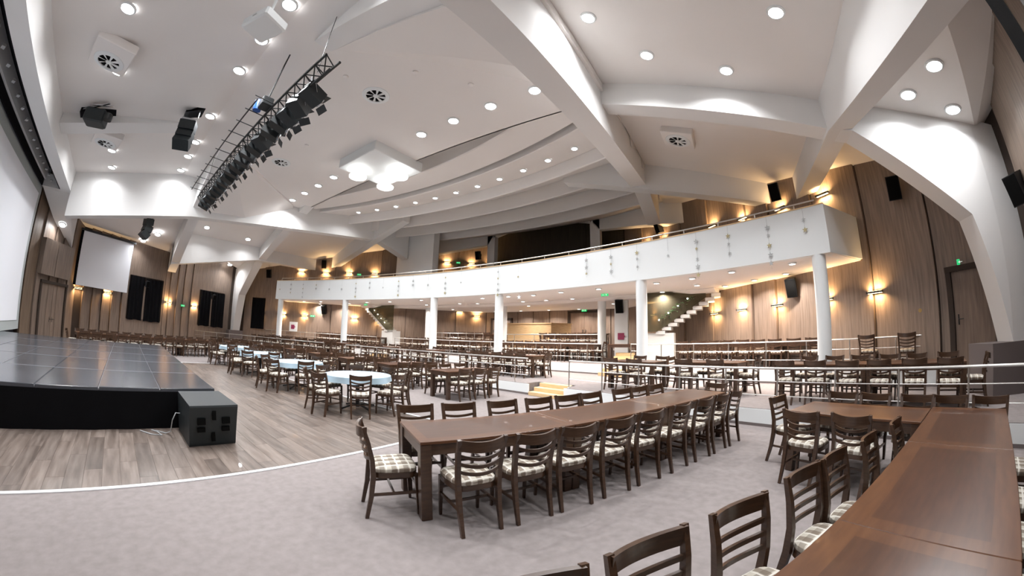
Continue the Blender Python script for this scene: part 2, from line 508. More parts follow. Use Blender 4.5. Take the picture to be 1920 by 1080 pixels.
# stage door (left), hall door (right), rear doors
def door(name, a, b, z0, z1, leaves=1, m='doorwood', handle=True, frame='groove', n_=.06, hside=1):
    a = Vector((*a, 0)); b = Vector((*b, 0)); d = (b - a); w = d.length; d /= w; n = Vector((-d.y, d.x, 0))
    o = bpy.data.objects.new(name, None); COL.objects.link(o); o['kind'] = 'structure'
    def bx(s0, s1, e0, e1, za, zb, nm, mm, par=o):
        mb = MB(); P = lambda s, e, z: a + d * s + n * e + Vector((0, 0, z))
        mb.hexa([P(s0, e1, za), P(s1, e1, za), P(s1, e0, za), P(s0, e0, za), P(s0, e1, zb), P(s1, e1, zb), P(s1, e0, zb), P(s0, e0, zb)])
        return mb.build(nm, mm, par)
    e = n_
    bx(-.12, 0, 0, e + .06, z0, z1 + .1, 'door_jamb', frame); bx(w, w + .12, 0, e + .06, z0, z1 + .1, 'door_jamb', frame)
    bx(-.12, w + .12, 0, e + .08, z1, z1 + .12, 'door_head', frame)
    for i in range(leaves):
        s0, s1 = w * i / leaves + .01, w * (i + 1) / leaves - .01
        lf = bx(s0, s1, 0, e, z0, z1, 'door_leaf', m)
        if handle:
            hs = s1 - .09 if (i == 0) == (hside > 0) else s0 + .09
            mb = MB()
            P = lambda s, ee, z: a + d * s + n * ee + Vector((0, 0, z))
            mb.sweep([P(hs, e, z0 + 1.05), P(hs, e + .06, z0 + 1.05), P(hs - .12 * hside, e + .06, z0 + 1.05)], .012, n=6)
            mb.sweep([P(hs, e + .004, z0 + .93), P(hs, e + .004, z0 + 1.15)], .04, .01)
            mb.build('door_handle', 'blackp', lf)
    return o
door('door_1', W(-.02), W(.9), Z2, 2.78, n_=.16)
door('door_2', (3.35, 36.84), (1.5, 36.84), Z3, 3.3, leaves=2, n_=.1)
door('door_3', (-2.9, 36.84), (-4.4, 36.84), Z3, 2.95, n_=.1)
door('door_4', (-11.37, 12.59), (-9.7, 11.75), .0, 2.52, leaves=2, m='wallwood', n_=.08)

# ================================================================== CEILING
CZ = 7.85
bayz = lambda x: 8.10 - .31 * (abs(x) - 8.2)
ce = MB()
def slab(mb, P, t=.25):
    mb.hexa([tuple(p) for p in P] + [(p[0], p[1], p[2] + t) for p in P])
slab(ce, [(-8.2, 12.6, 6.74), (8.2, 12.6, 6.74), (8.2, 17.25, CZ), (-8.2, 17.25, CZ)])
slab(ce, [(-8.2, 17.25, CZ), (8.2, 17.25, CZ), (8.2, 23.75, CZ), (-8.2, 23.75, CZ)])
slab(ce, [(-8.2, 23.75, 8.9), (8.2, 23.75, 8.9), (8.2, 36, 9.0), (-8.2, 36, 9.0)])
ce.box(-8.2, 8.2, 23.70, 23.76, CZ, 9.0)
slab(ce, [(-8.4, 35.9, 9.2), (8.4, 35.9, 9.2), (8.4, 39, 9.2), (-8.4, 39, 9.2)])
for s_ in (1, -1):
    # rear and middle bays: one sloping plane, cut along the diagonal by the side wall
    def pris(P, t=.25):
        n = len(P)
        if s_ < 0: P = [(-x, y, z) for x, y, z in P]
        ce.loft([P, [(x, y, z + t) for x, y, z in P]])
    pris([(x, y, bayz(x)) for x, y in ((8.15, 17.8), (12.9, 17.8), (16.7, 23.2), (17.6, 23.6), (17.6, 37), (8.15, 37))])
    pris([(12.9, 17.8, bayz(12.9)), (16.7, 23.2, bayz(16.7)), (17.7, 23.6, bayz(16.7) + .3), (15.0, 17.8, bayz(12.9) + .3)], .02)
    # bay beside the stage
    pris([(8.15, 12.6, 6.75), (12.2, 12.6, 5.52), (15.0, 18.2, 5.42), (8.15, 18.2, 7.1)])
    # sloping soffit between the flat ceiling and the deep rib
    wd = MB(); Q = [(3.75, 18.5, 7.80), (8.0, 18.5, 6.3), (8.0, 20.8, 6.5), (7.95, 23.2, 7.6), (7.35, 22.9, 7.80), (4.5, 19.8, 7.80)]
    wd.loft([[(s_ * x, y, z) for x, y, z in Q], [(s_ * x, y, z + .1) for x, y, z in Q]])
    struct('ceiling_facet', wd, 'ceiling')
struct('ceiling', ce, 'ceiling')
# concentric acoustic reflectors over the balcony, centre (0, 8.3)
def arc_band(r0, r1, z_front, z_rear, zt, xl=8.15):
    mb = MB()
    n = 34
    a_ = lambda r, t: 0
    rings = []
    for i in range(n + 1):
        x = -xl + 2 * xl * i / n
        f = lambda r: (x, 8.3 + sqrt(max(r * r - x * x, .01)))
        fx = []
        for r, z in ((r0, zt), (r0, z_front + .03), (r0 + .04, z_front), (r1 - .03, z_rear), (r1, z_rear + .03), (r1, zt)):
            p = f(r); fx.append((p[0], max(p[1], 23.8 + .002), z))
        rings.append(fx)
    mb.loft(rings)
    return mb
for i, (r0, r1, zf, zr) in enumerate([(16.45, 17.75, 8.0, 8.06), (17.95, 19.74, 7.94, 8.28), (19.75, 21.28, 7.78, 8.45), (21.3, 23.08, 7.78, 8.52), (23.1, 24.6, 7.82, 8.55), (24.62, 27.2, 7.85, 8.6)]):
    mb = arc_band(r0, r1, zf, zr, 8.85)
    o = mb.build('ceiling_reflector', 'ceiling', None, True); o['kind'] = 'structure'

# cross frames (along X) with the piers of the middle frame
def frame(name, prof, ztop=8.5, side=1, m='plaster'):
    """prof: (x, zbottom, ynear, yfar)"""
    mb = MB()
    mb.loft([[(side * x, yn, zb), (side * x, yf, zb), (side * x, yf, max(zt, zb + .01)), (side * x, yn, max(zt, zb + .01))] for (x, zb, yn, yf, zt) in prof])
    o = mb.build(name, m); o['kind'] = 'structure'; return o
topz = lambda x: bayz(x) + .12 if x > 8.15 else CZ + .1
for s_ in (1, -1):
    frame('roof_frame', [(3.55, 7.87, 18.0, 18.5, 7.96), (6.6, 6.85, 18.0, 18.5, 7.96), (9.4, 5.9, 18.0, 18.5, topz(9.4)), (13.2, 4.75, 18.0, 18.5, topz(13.2)), (14.7, 4.35, 18.0, 18.5, 6.2)], side=s_)
    frame('roof_frame', [(6.84, 7.86, 23.35, 23.85, 8.4), (8.29, 7.39, 23.35, 23.85, 8.4), (13.2, 5.83, 23.4, 23.9, topz(13.2)), (13.75, 5.70, 23.35, 23.9, topz(13.7)),
                         (15.9, 3.68, 23.10, 23.61, topz(15.9)), (16.45, 1.26, 23.02, 23.52, topz(16.4)), (17.05, 1.26, 23.0, 23.5, topz(17.0))], side=s_)
    frame('roof_frame', [(4.8, 7.95, 28.35, 28.85, 8.6), (8.68, 6.96, 28.42, 28.92, 8.5), (12.6, 6.02, 28.5, 29.0, topz(12.6)), (12.61, 6.9, 28.5, 29.0, topz(12.6))], side=s_)
    frame('roof_frame', [(3.6, 8.5, 35.3, 35.7, 9.3), (4.0, 8.0, 35.3, 35.7, 9.3), (7.0, 7.35, 33.4, 33.9, 8.9), (9.6, 6.75, 32.0, 32.5, topz(9.6))], side=s_)
    # longitudinal ribs
    def rib(x0, x1, prof, name='roof_rib'):
        mb = MB(); mb.loft([[(s_ * x0, y_, zb), (s_ * x1, y_, zb), (s_ * x1, y_, zt), (s_ * x0, y_, zt)] for (y_, zb, zt) in prof])
        o = mb.build(name, 'plaster'); o['kind'] = 'structure'
    rib(7.55, 8.12, [(12.66, 5.0, 6.9), (18.0, 6.10, 8.2), (23.6, 6.74, 9.0), (28.9, 7.32, 9.0), (31.3, 6.62, 9.0)])
    rib(13.2, 13.75, [(18.0, 4.62, 6.8), (23.4, 5.76, 6.8), (27.6, 5.80, 6.8), (27.61, 5.8, 6.8)])
    # small posts of the rear arch
    mb = MB(); mb.box(s_ * 3.4, s_ * 4.0, 35.3, 35.7, 3.5, 9.2); mb.build('roof_post', 'plaster')['kind'] = 'structure'
# rear arch lintel
mb = MB(); mb.loft([[(x, 35.3, 8.95 - .035 * x * x), (x, 35.7, 8.95 - .035 * x * x), (x, 35.7, 9.3), (x, 35.3, 9.3)] for x in [-3.5 + i * .5 for i in range(15)]])
mb.build('roof_arch', 'plaster')['kind'] = 'structure'
# slim central rib in front of the proscenium
mb = MB(); mb.loft([[(-2.95, y_, zb), (-2.15, y_, zb), (-2.15, y_, zt), (-2.95, y_, zt)] for (y_, zb, zt) in ((12.66, 6.42, 6.9), (14.5, 6.98, 7.3), (16.8, 7.74, 7.85))])
mb.build('roof_rib', 'plaster')['kind'] = 'structure'
# proscenium bulkhead
mb = MB()
mb.loft([[(x, y0, zb), (x, 12.65, zb), (x, 12.65, zt_), (x, y0, zt_)] for x, y0, zb, zt_ in
         ((-12.3, 12.2, 3.85, 6.4), (-11.3, 12.2, 4.35, 6.6), (-8.15, 12.2, 5.98, 8.2), (8.15, 12.2, 5.98, 8.2), (11.3, 12.2, 4.35, 6.6), (12.3, 12.2, 3.85, 6.4))])
mb.build('proscenium_bulkhead', 'plaster')['kind'] = 'structure'
mb = MB(); mb.box(-8.2, 8.2, 11.05, 11.5, 6.25, 8.0); mb.build('proscenium_bulkhead', 'plaster')['kind'] = 'structure'
for s_ in (1, -1):
    mb = MB(); mb.loft([[(s_ * x, y0, zb), (s_ * x, 12.66, zb), (s_ * x, 12.66, zb + .5), (s_ * x, y0, zb + .5)] for x, y0, zb in ((7.75, 11.4, 6.0), (8.15, 11.4, 5.99), (9.6, 11.8, 5.23), (11.3, 12.4, 4.36), (12.3, 12.6, 3.86))])
    mb.build('proscenium_soffit', 'plaster')['kind'] = 'structure'
mb = MB(); mb.box(-7.75, 7.75, 11.35, 12.25, 6.7, 6.8); mb.box(-7.76, 7.76, 11.36, 11.42, 6.0, 6.8); mb.box(-7.76, 7.76, 12.14, 12.19, 6.0, 6.8)
mb.build('light_slot', 'black')['kind'] = 'structure'
for i in range(22):
    mb = MB(); mb.cbox((0, 0, 0), (.16, .08, .05), rz=.5)
    o = mb.build('slot_light', 'silver', None, loc=(-7.2 + i * .68, 11.85, 6.12))
    tag(o, '%s dull little lamp from the left in the black slot above the screen' % ORD[i], 'stage light', 'lamps in the black proscenium slot')

# ================================================================== BALCONY
BR, BZ0, BZ1 = 28.1, 3.49, 4.655
bal = bpy.data.objects.new('balcony', None); COL.objects.link(bal); bal['kind'] = 'structure'
angs = [radians(-27.9 + i * 55.8 / 60) for i in range(61)]
mb = MB()
mb.loft([[(BR * sin(a), BR * cos(a), BZ0), ((BR + .22) * sin(a), (BR + .22) * cos(a), BZ0), ((BR + .22) * sin(a), (BR + .22) * cos(a), BZ1), (BR * sin(a), BR * cos(a), BZ1)] for a in angs])
mb.build('parapet', 'white', bal, True)
mb = MB()
mb.loft([[((BR - .012) * sin(a), (BR - .012) * cos(a), BZ1), ((BR + .24) * sin(a), (BR + .24) * cos(a), BZ1), ((BR + .24) * sin(a), (BR + .24) * cos(a), BZ1 + .03), ((BR - .012) * sin(a), (BR - .012) * cos(a), BZ1 + .03)] for a in angs])
mb.build('parapet_cap', 'birch', bal, True)
a_ = angs[-1]; ex, ey = BR * sin(a_), BR * cos(a_)
wx, wy = 14.55, 26.35
for s_ in (1, -1):
    mb = MB()
    mb.hexa([(s_ * ex, ey, BZ0), (s_ * wx, wy - .1, BZ0 + .04), (s_ * wx, wy + .3, BZ0), (s_ * ex, ey + .4, BZ0), (s_ * ex, ey, BZ1), (s_ * wx, wy - .1, BZ1), (s_ * wx, wy + .3, BZ1), (s_ * ex, ey + .4, BZ1)])
    mb.build('parapet_return', 'white', bal)
mb = MB()
poly = [((BR + .1) * sin(a), (BR + .1) * cos(a)) for a in angs]
poly += [(wx, wy), (5.2, 36.8), (-5.2, 36.8), (-wx, wy)]
mb.prism(poly, BZ0 + .005, BZ0 + .3)
mb.build('balcony_slab', 'ceiling', bal)
# downstand ring of the soffit
mb = MB(); mb.loft([[((BR + r) * sin(a), (BR + r) * cos(a), z) for r, z in ((3.3, 3.46), (3.5, 3.36), (3.9, 3.36), (3.9, 3.5), (3.3, 3.5))] for a in [radians(-19 + i * 38 / 30) for i in range(31)]])
mb.build('soffit_ring', 'ceiling', bal)
# rear seating steps of the balcony (seen as dark edge)
for k, (r, z) in enumerate(((29.6, 4.1), (31.4, 4.5), (33.2, 4.9))):
    xm = (12.5, 10.9, 8.8)[k]
    mb = MB(); pp = [(x, sqrt(r * r - x * x)) for x in [-xm + i * xm / 12 for i in range(25)]]
    mb.prism(pp + [(5, 36.8), (-5, 36.8)], BZ0 + .3, z); mb.build('balcony_tier', 'carpetedge', bal)
# balcony rail
def rail(name, label, pathf, ts, z_top, mids, z_floor, post_every=2, r=.021, group=None, mid_r=.009):
    t = thing(name, label, 'railing', (0, 0, 0), 0, group)
    pts = [pathf(u) for u in ts]
    MB().sweep([(p[0], p[1], z_top) for p in pts], r, n=8).build('top_rail', 'metal', t, True)
    for z in mids:
        MB().sweep([(p[0], p[1], z) for p in pts], mid_r, n=6).build('mid_rail', 'metal', t, True)
    for i in range(0, len(pts), post_every):
        p = pts[i]
        mb = MB(); mb.tube((p[0], p[1], z_floor), (p[0], p[1], z_top), .016); mb.lathe([(.045, 0), (.045, .012), (.02, .02)], 10, (p[0], p[1], z_floor)); mb.build('post', 'metal', t, True)
    return t
def arcf(cy, R): return lambda u: (R * sin(u), cy + R * cos(u))
def span(x0, x1, R, step):
    u0, u1 = math.asin(x0 / R), math.asin(x1 / R); n = max(2, int(round(abs(u1 - u0) * R / step)))
    return [u0 + (u1 - u0) * i / n for i in range(n + 1)]
rail('balcony_rail', 'long low steel rail on top of the curved white balcony front', arcf(0, BR + .1), span(-12.9, 13.0, BR + .1, .55), BZ1 + .17, (), BZ1 + .03, 2, .022)
mids1 = (Z1 + .05 + .2, Z1 + .48)
rail('platform_rail', 'steel railing on the first riser behind the right-hand dining tables', arcf(1.04, 24.80), span(6.42, 15.9, 24.8, .53), 1.07, (.83, .57), Z1, 2)
rail('platform_rail', 'steel railing in the middle of the first riser behind the round tables', arcf(1.04, 24.80), span(-4.9, 4.93, 24.8, .53), 1.07, (.83, .57), Z1, 2)
rail('platform_rail', 'steel railing at the far left of the first riser', arcf(1.04, 24.80), span(-15.9, -6.42, 24.8, .53), 1.07, (.83, .57), Z1, 2)
# double end posts by the steps
rail('platform_rail', 'steel railing on the second riser under the right end of the balcony', arcf(2.38, 27.5), span(7.2, 16.9, 27.5, .62), 1.489, (1.24, .98), Z2, 2)
rail('platform_rail', 'steel railing along the middle of the second riser behind the columns', arcf(2.38, 27.5), span(-5.9, 5.95, 27.5, .62), 1.489, (1.24, .98), Z2, 2)
rail('platform_rail', 'steel railing at the far left of the second riser', arcf(2.38, 27.5), span(-16.0, -7.2, 27.5, .62), 1.489, (1.24, .98), Z2, 2)
rail('platform_rail', 'rearmost steel railing left of the pale bar', arcf(0, 32.05), span(-5.1, -1.7, 32.05, .6), 1.89, (1.64, 1.4), Z3, 1)
rail('platform_rail', 'rearmost steel railing in front of the rear double door', arcf(0, 32.05), span(-.9, 5.1, 32.05, .6), 1.89, (1.64, 1.4), Z3, 2)

# columns
colpos = [(BR + .17, 27.2), (BR + .17, 16.4), (BR + .17, 3.85), (BR + .17, -3.75), (BR + .17, -16.4), (BR + .17, -27.2)]
names = ['rightmost', 'second from the right', 'right middle', 'left middle', 'second from the left', 'leftmost']
cm = None
for (R_, a), nm in zip(colpos, names):
    a = radians(a); zb = Z1
    if cm is None:
        mb = MB(); mb.lathe([(.175, 0), (.175, BZ0 - Z1)], 32)
        cm = mb.build('column', 'white', None, True, loc=(R_ * sin(a), R_ * cos(a), zb)); o = cm
    else:
        o = link('column', cm.data, None, (R_ * sin(a), R_ * cos(a), zb))
    tag(o, nm + ' of the six round white columns under the balcony front', 'column', 'round columns under the balcony front')
for (x, y_), nm in (((5.3, 31.35), 'right of the bar'), ((-5.35, 31.35), 'left by the stair'), ((-.2, 31.75), 'behind the middle of the balcony')):
    mb = MB(); mb.lathe([(.19, 0), (.19, BZ0 - Z2)], 32)
    tag(mb.build('column', 'white', None, True, loc=(x, y_, Z2)), 'round white rear column ' + nm, 'column')
# white panel wall with fire sign on the right, counterpart hidden left
mb = MB(); mb.box(5.9, 6.5, 31.3, 31.5, Z2, BZ0)
pw = mb.build('wall_pier', 'white'); pw['kind'] = 'structure'
# booth box hanging at the rear left
mb = MB(); mb.box(-8.7, -5.25, 31.35, 31.85, 3.8, 8.4)
mb.build('projection_booth', 'plaster')['kind'] = 'structure'
bd = MB(); bd.box(-5.0, -4.86, 30.8, 31.0, 4.9, 5.65)
# carpeted plinth at the right and left pier feet
for s_ in (1, -1):
    mb = MB(); mb.box(s_ * 15.82, s_ * 17.1, 22.88, 23.7, Z1, 1.27) if s_ > 0 else mb.box(-17.1, -16.2, 22.7, 23.7, Z1, 1.27)
    mb.build('pier_plinth', 'carpetedge')['kind'] = 'structure'

# ================================================================== LIGHTS
def area(parent, loc, size, power, col, rot=(0, 0, 0), spread=2.45):
    l = bpy.data.lights.get('lamp_%s_%s' % (size, power)) if False else bpy.data.lights.new('lamp', 'AREA')
    l.shape = 'DISK'; l.size = size; l.energy = power; l.color = col; l.spread = spread
    o = bpy.data.objects.new('lamp', l); COL.objects.link(o)
    o.parent = parent; o.location = loc; o.rotation_euler = rot
    return o
def place_desc(x, y):
    return ('left' if x < 0 else 'right')
dl = {}
def downlight(x, y, z, label, group, r=.145, gm='glow', power=None, col=(.97, .98, 1), tilt=0.0):
    t = thing('ceiling_light', label, 'ceiling light', (x, y, z), 0, group)
    key = (r, gm)
    if key not in dl:
        a = MB().lathe([(r, -.03), (r, 0)], 20).build('diffuser', gm, t)
        ring = MB(); ring.loft([[(rr * cos(2 * pi * k / 20), rr * sin(2 * pi * k / 20), zz) for rr, zz in ((r, .005), (r, -.035), (r + .035, -.025), (r + .04, .005))] for k in range(21)], cap=False)
        b = ring.build('trim_ring', 'white', t)
        dl[key] = (a.data, b.data)
    else:
        link('diffuser', dl[key][0], t); link('trim_ring', dl[key][1], t)
    if tilt: t.rotation_euler = (0, tilt, 0)
    if power: area(t, (0, 0, -.05), r * 2, power, col)
    return t
TI = math.atan(.31)
for i, x in enumerate((-6.86, -5.0, -2.3, .4, 2.84, 5.3)):
    downlight(x, 14.12, 6.75 + (14.12 - 12.65) * .239 + .0, ORD[i] + ' downlight from the left in the ceiling row nearest the stage', 'downlights in the row nearest the stage', power=DOWN_W * (.3 if i == 0 else .8))
for i, x in enumerate((-6.89, -5.16, -3.64, -1.43, 1.43, 2.89, 4.26, 6.9)):
    downlight(x, 17.0, 7.78, ORD[i] + ' downlight from the left in the ceiling row above the lighting truss', 'downlights in the row above the truss', power=DOWN_W * (.35 if abs(x) > 6 else 1))
for i, x in enumerate((-6.64, -5.27, -3.94, -2.61, 2.61, 3.94, 5.27, 6.64)):
    downlight(x, 22.53, CZ, ORD[i] + ' downlight from the left in the row beside the square lamp box', 'downlights in the row beside the square lamp box', power=DOWN_W)
for i in range(11):
    x = (-6.17, -4.96, -3.74, -2.49, -1.26, 0, 1.26, 2.49, 3.74, 4.96, 6.17)[i]
    y = 8.3 + sqrt(18.97 ** 2 - x * x)
    downlight(x, y, 8.12, ORD[i] + ' downlight from the left in the curved reflector over the balcony', 'downlights in the curved reflector', r=.1, power=DOWN_W * .5)
bayl = [(8.75, 20.96), (9.6, 22.25), (11.22, 22.7), (12.16, 20.95)]
for i, (x, y) in enumerate(bayl):
    downlight(x, y, bayz(x), ORD[i] + ' downlight counted from the big rib in the sloping right ceiling bay', 'downlights in the sloping right bay', r=.13, power=DOWN_W * .6, tilt=TI)
for i, (x, y) in enumerate([(15.05, 21.63), (14.9, 22.6), (15.91, 22.7)]):
    downlight(x, y, bayz(x), ('upper', 'lower left', 'lower right')[i] + ' of three downlights in the ceiling triangle beside the right wall', 'downlights in the right ceiling triangle', power=DOWN_W * .4, tilt=TI)
for i, (x, y) in enumerate([(-12.2, 19.6), (-12.48, 22.29), (-14.03, 20.62), (-16.2, 22.3), (-9.5, 20.6)]):
    downlight(x, y, bayz(x), ORD[i] + ' downlight in the sloping left ceiling bay above the curtained windows', 'downlights in the sloping left bay', power=DOWN_W * .5, tilt=-TI)
for i, (x, y) in enumerate([(-12.0, 16.9), (-13.1, 16.2), (-11.6, 13.6), (-9.8, 15.0)]):
    downlight(x, y, 5.45 + .31 * (12.1 + .52 * (y - 12.8) + x) if False else 6.93 - .266 * (abs(x) - 8.15) - .02 * (y - 15.4), ORD[i] + ' downlight in the left ceiling bay above the small screen', 'downlights in the bay above the small screen', power=DOWN_W * .5, tilt=-TI)
downlight(-9.9, 12.25, 5.05, 'downlight in the sloping proscenium soffit at the left end', None, power=DOWN_W * .3, tilt=-.48)
for i, (x, y) in enumerate([(12.0, 16.9), (11.6, 14.0), (9.8, 15.0), (12.0, 19.6), (9.4, 17.0)]):
    downlight(x, y, bayz(x) if y > 18 else 6.9 - .266 * (abs(x) - 8.15) - .02 * (y - 15.4), ORD[i] + ' downlight in the right ceiling bay over the nearest tables', 'downlights over the nearest tables', power=DOWN_W * .5, tilt=TI)
sof = [(8.38, 27.7), (9.59, 27.2), (10.78, 26.54), (12.4, 25.9), (9.65, 28.75), (8.23, 30.0), (10.65, 29.4), (11.6, 28.4), (12.5, 27.5),
       (-5.64, 28.54), (-3.12, 28.56), (-4.8, 30.6), (-2.28, 30.6), (.44, 29.0), (1.93, 28.86), (3.13, 28.9), (4.58, 28.48), (2.78, 30.8), (1.47, 30.9), (4.14, 30.7),
       (-1.3, 30.9), (-12.0, 26.4), (-10.8, 27.0), (-9.6, 28.4), (-12.6, 27.9), (-11.3, 29.0), (-10.2, 30.3), (6.2, 28.2), (-7.5, 28.3), (-8.3, 31.4), (-3.6, 35.9), (-1.6, 35.9), (.4, 35.9), (2.4, 35.9), (3.9, 35.9), (5.2, 33.6), (-5.4, 33.6), (0.6, 33.0)]
def sofl(x, y):
    k = sorted(sof, key=lambda p: p[0]).index((x, y))
    return ('%s from the left' % ORD[k]) if k < 20 else ('%s from the right' % ORD[len(sof) - 1 - k])
for i, (x, y) in enumerate(sof):
    rr = hypot(x, y)
    z = BZ0 - .001
    if 31.35 < rr < 32.05 and abs(math.degrees(atan2(x, y))) < 19: z = 3.355
    downlight(x, y, z, 'small recessed balcony-soffit downlight, ' + (('%.0f' % 0) and '') + sofl(x, y), 'downlights under the balcony', r=.085, gm='glow_soffit', power=SOFFIT_W, col=(1, .9, .82))
for i in range(6):   # wall washers at the rear wall edge
    pass
# square lamp box with four disc lamps
lb = thing('lamp_box', 'square white ceiling box carrying four bright disc lamps', 'ceiling lamp', (.05, 22.95, 7.5))
MB().bbox((0, 0, .19), (2.2, 2.2, .38), .02).build('box_body', 'white', lb)
for i, (dx, dy) in enumerate(((-.62, -.5), (.62, .45), (-.55, .75))):
    g = MB().lathe([(.02, -.40), (.2, -.385), (.32, -.33), (.33, -.28), (.28, -.25)], 28).build('lamp_disc', 'glow_disc', lb, True, loc=(dx, dy, .02))
    MB().tube((0, 0, -.27), (0, 0, -.02), .02).build('lamp_stem', 'white', g)
    area(lb, (dx, dy, -.42), .5, LAMP_W, (1, 1, .96))

# wall sconces: slim dark bar, light up and down
sc_m = {}
def sconce(x, y, z, nrm, label, group, power=SCONCE_W):
    nrm = Vector((nrm[0], nrm[1], 0)).normalized()
    rz = atan2(-nrm.x, nrm.y)        # local +Y = out of the wall
    t = thing('wall_sconce', label, 'wall lamp', (x + nrm.x * .10, y + nrm.y * .10, z), rz, group)
    if not sc_m:
        a = MB(); a.cbox((0, .07, 0), (.46, .1, .045)); a.cbox((0, .01, 0), (.12, .04, .09)); a = a.build('bar', 'blackp', t)
        b = MB(); b.cbox((0, .055, .026), (.40, .05, .010)); b.cbox((0, .055, -.026), (.40, .05, .010)); b = b.build('light_strip', 'glow_warm', t)
        sc_m['a'] = a.data; sc_m['b'] = b.data
    else:
        link('bar', sc_m['a'], t); link('light_strip', sc_m['b'], t)
    for s_ in (1, -1):
        l = bpy.data.lights.new('sconce_lamp', 'AREA'); l.shape = 'RECTANGLE'; l.size = .38; l.size_y = .05; l.energy = power; l.color = (1, .62, .28); l.spread = radians(150)
        o = bpy.data.objects.new('sconce_lamp', l); COL.objects.link(o); o.parent = t; o.location = (0, .075, s_ * .045)
        o.rotation_euler = (radians(180 + 14) if s_ > 0 else radians(-14), 0, 0)
nR = (-.7446, -.6676); nL = (.7446, -.6676)
for i, (x, y, z) in enumerate([(14.74, 26.04, 2.62), (13.7, 27.19, 2.62), (12.44, 28.6, 2.64), (11.32, 29.84, 2.64), (10.31, 30.96, 2.62), (7.2, 34.4, 2.9)]):
    sconce(x, y, z, nR, ORD[i] + ' wall lamp counted from the right-hand door on the lower right wall', 'wall lamps on the lower right wall')
for i, (x, y, z) in enumerate([(-15.86, 24.8, 2.59), (-14.68, 26.11, 2.59), (-13.6, 27.3, 2.6), (-11.22, 29.95, 2.62), (-10.07, 31.22, 2.6), (-6.33, 35.38, 3.5), (-5.5, 36.3, 3.2)]):
    sconce(x, y, z, nL, ORD[i] + ' wall lamp from the left along the lower left rear wall', 'wall lamps on the lower left rear wall')
for i, (x, y, z) in enumerate([(13.94, 26.93, 5.6), (12.8, 28.2, 5.71), (11.62, 29.51, 5.9), (10.46, 30.79, 6.1), (8.0, 33.5, 6.5), (6.9, 34.7, 6.6)]):
    sconce(x, y, z, nR, ORD[i] + ' wall lamp from the right above the balcony on the right wall', 'wall lamps above the balcony, right')
for i, (x, y, z) in enumerate([(-13.94, 26.93, 5.63), (-12.73, 28.27, 5.65), (-11.63, 29.5, 5.75), (-10.41, 30.85, 5.8), (-7.04, 34.6, 6.96), (-5.84, 35.92, 7.0)]):
    sconce(x, y, z, nL, ORD[i] + ' wall lamp from the left above the balcony on the left wall', 'wall lamps above the balcony, left')
sconce(-4.75, 36.85, 7.0, (0, -1), 'wall lamp on the rear wall above the balcony beside a black speaker', None)
for i, (y, z) in enumerate([(.16, 2.6), (1.84, 2.6), (5.85, 2.57), (7.83, 2.55)]):
    sconce(*SWp(y), z, nS, ('wall lamp under the near corner of the small screen', 'wall lamp under the far corner of the small screen', 'wall lamp right of the larger curtained window', 'wall lamp left of the middle curtained window')[i], None)

# ================================================================== SWIRL DIFFUSERS AND OTHER CEILING ITEMS
vt = {}
def vent(x, y, z, label, r=.27, boxed=True, tilt=0, bz=.22):
    t = thing('ceiling_vent', label, 'air vent', (x, y, z), .2)
    if tilt: t.rotation_euler = (0, tilt, 0)
    if boxed:
        MB().bbox((.18 if boxed == 2 else 0, 0, -bz / 2), (1.15 if boxed == 2 else .95, .95, bz), .02).build('housing', 'ceiling', t)
    z0 = -bz if boxed else 0
    MB().loft([[(rr * cos(2 * pi * k / 28), rr * sin(2 * pi * k / 28), z0 + zz) for rr, zz in ((r, .01), (r, -.03), (r + .1, -.015), (r + .12, .01))] for k in range(29)], cap=False).build('ring', 'white', t, True)
    MB().lathe([(r, -.004), (r, -.002)], 24, (0, 0, z0)).build('throat', 'black', t)
    for k in range(8):
        a = 2 * pi * k / 8
        mb = MB(); P = lambda rr, aa, zz: (rr * cos(aa), rr * sin(aa), z0 + zz)
        mb.hexa([P(.05, a, -.012), P(r, a - .05, -.012), P(r, a + .22, -.03), P(.05, a + .5, -.03), P(.05, a, -.008), P(r, a - .05, -.008), P(r, a + .22, -.026), P(.05, a + .5, -.026)])
        mb.build('blade', 'white', t)
    MB().lathe([(.07, -.035), (.075, -.01)], 14, (0, 0, z0)).build('hub', 'white', t)
vent(3.05, 20.32, CZ, 'round swirl vent flush in the ceiling right of the lighting truss', boxed=False)
vent(-3.05, 20.32, CZ, 'round swirl vent flush in the ceiling left of the lighting truss', boxed=False)
for x, l in ((1.09, 'boxed swirl vent nearest the camera by the proscenium'), (-3.91, 'boxed swirl vent beyond the black speaker by the proscenium'), (-8.6, 'farthest boxed swirl vent along the proscenium')):
    z = 6.75 + (13.95 - 12.65) * .239 if x > -8 else bayz(x) + .05
    vent(x, 13.95, z + .03, l, boxed=2)
vent(9.75, 25.9, bayz(9.75) + .02, 'boxed swirl vent in the sloping ceiling bay above the right end of the balcony', tilt=TI)
vent(7.0, 29.3, 8.3, 'dark swirl vent among the curved ceiling reflectors', boxed=False, r=.2)
for i, (x, y) in enumerate(((4.58, 20.33), (5.38, 21.5), (6.43, 21.89), (3.1, 19.28), (1.5, 18.9), (-1.0, 20.4))):
    t = MB().lathe([(.075, 0), (.07, -.03), (.04, -.045)], 16).build('smoke_detector', 'ceiling', None, True, loc=(x, y, CZ))
    tag(t, ORD[i] + ' small round detector on the flat ceiling, counted from the lighting row', 'detector', 'detectors on the flat ceiling')
t = MB(); t.box(6.2, 6.62, 19.05, 19.6, CZ - .012, CZ + .01)
t = t.build('ceiling_hatch', 'deckedge'); tag(t, 'grey rectangular grille in the flat ceiling near the big rib', 'grille')
for k in range(9):
    mb = MB(); mb.box(6.22, 6.6, 19.07 + k * .059, 19.1 + k * .059, CZ - .022, CZ - .012); mb.build('slat', 'speaker', t)

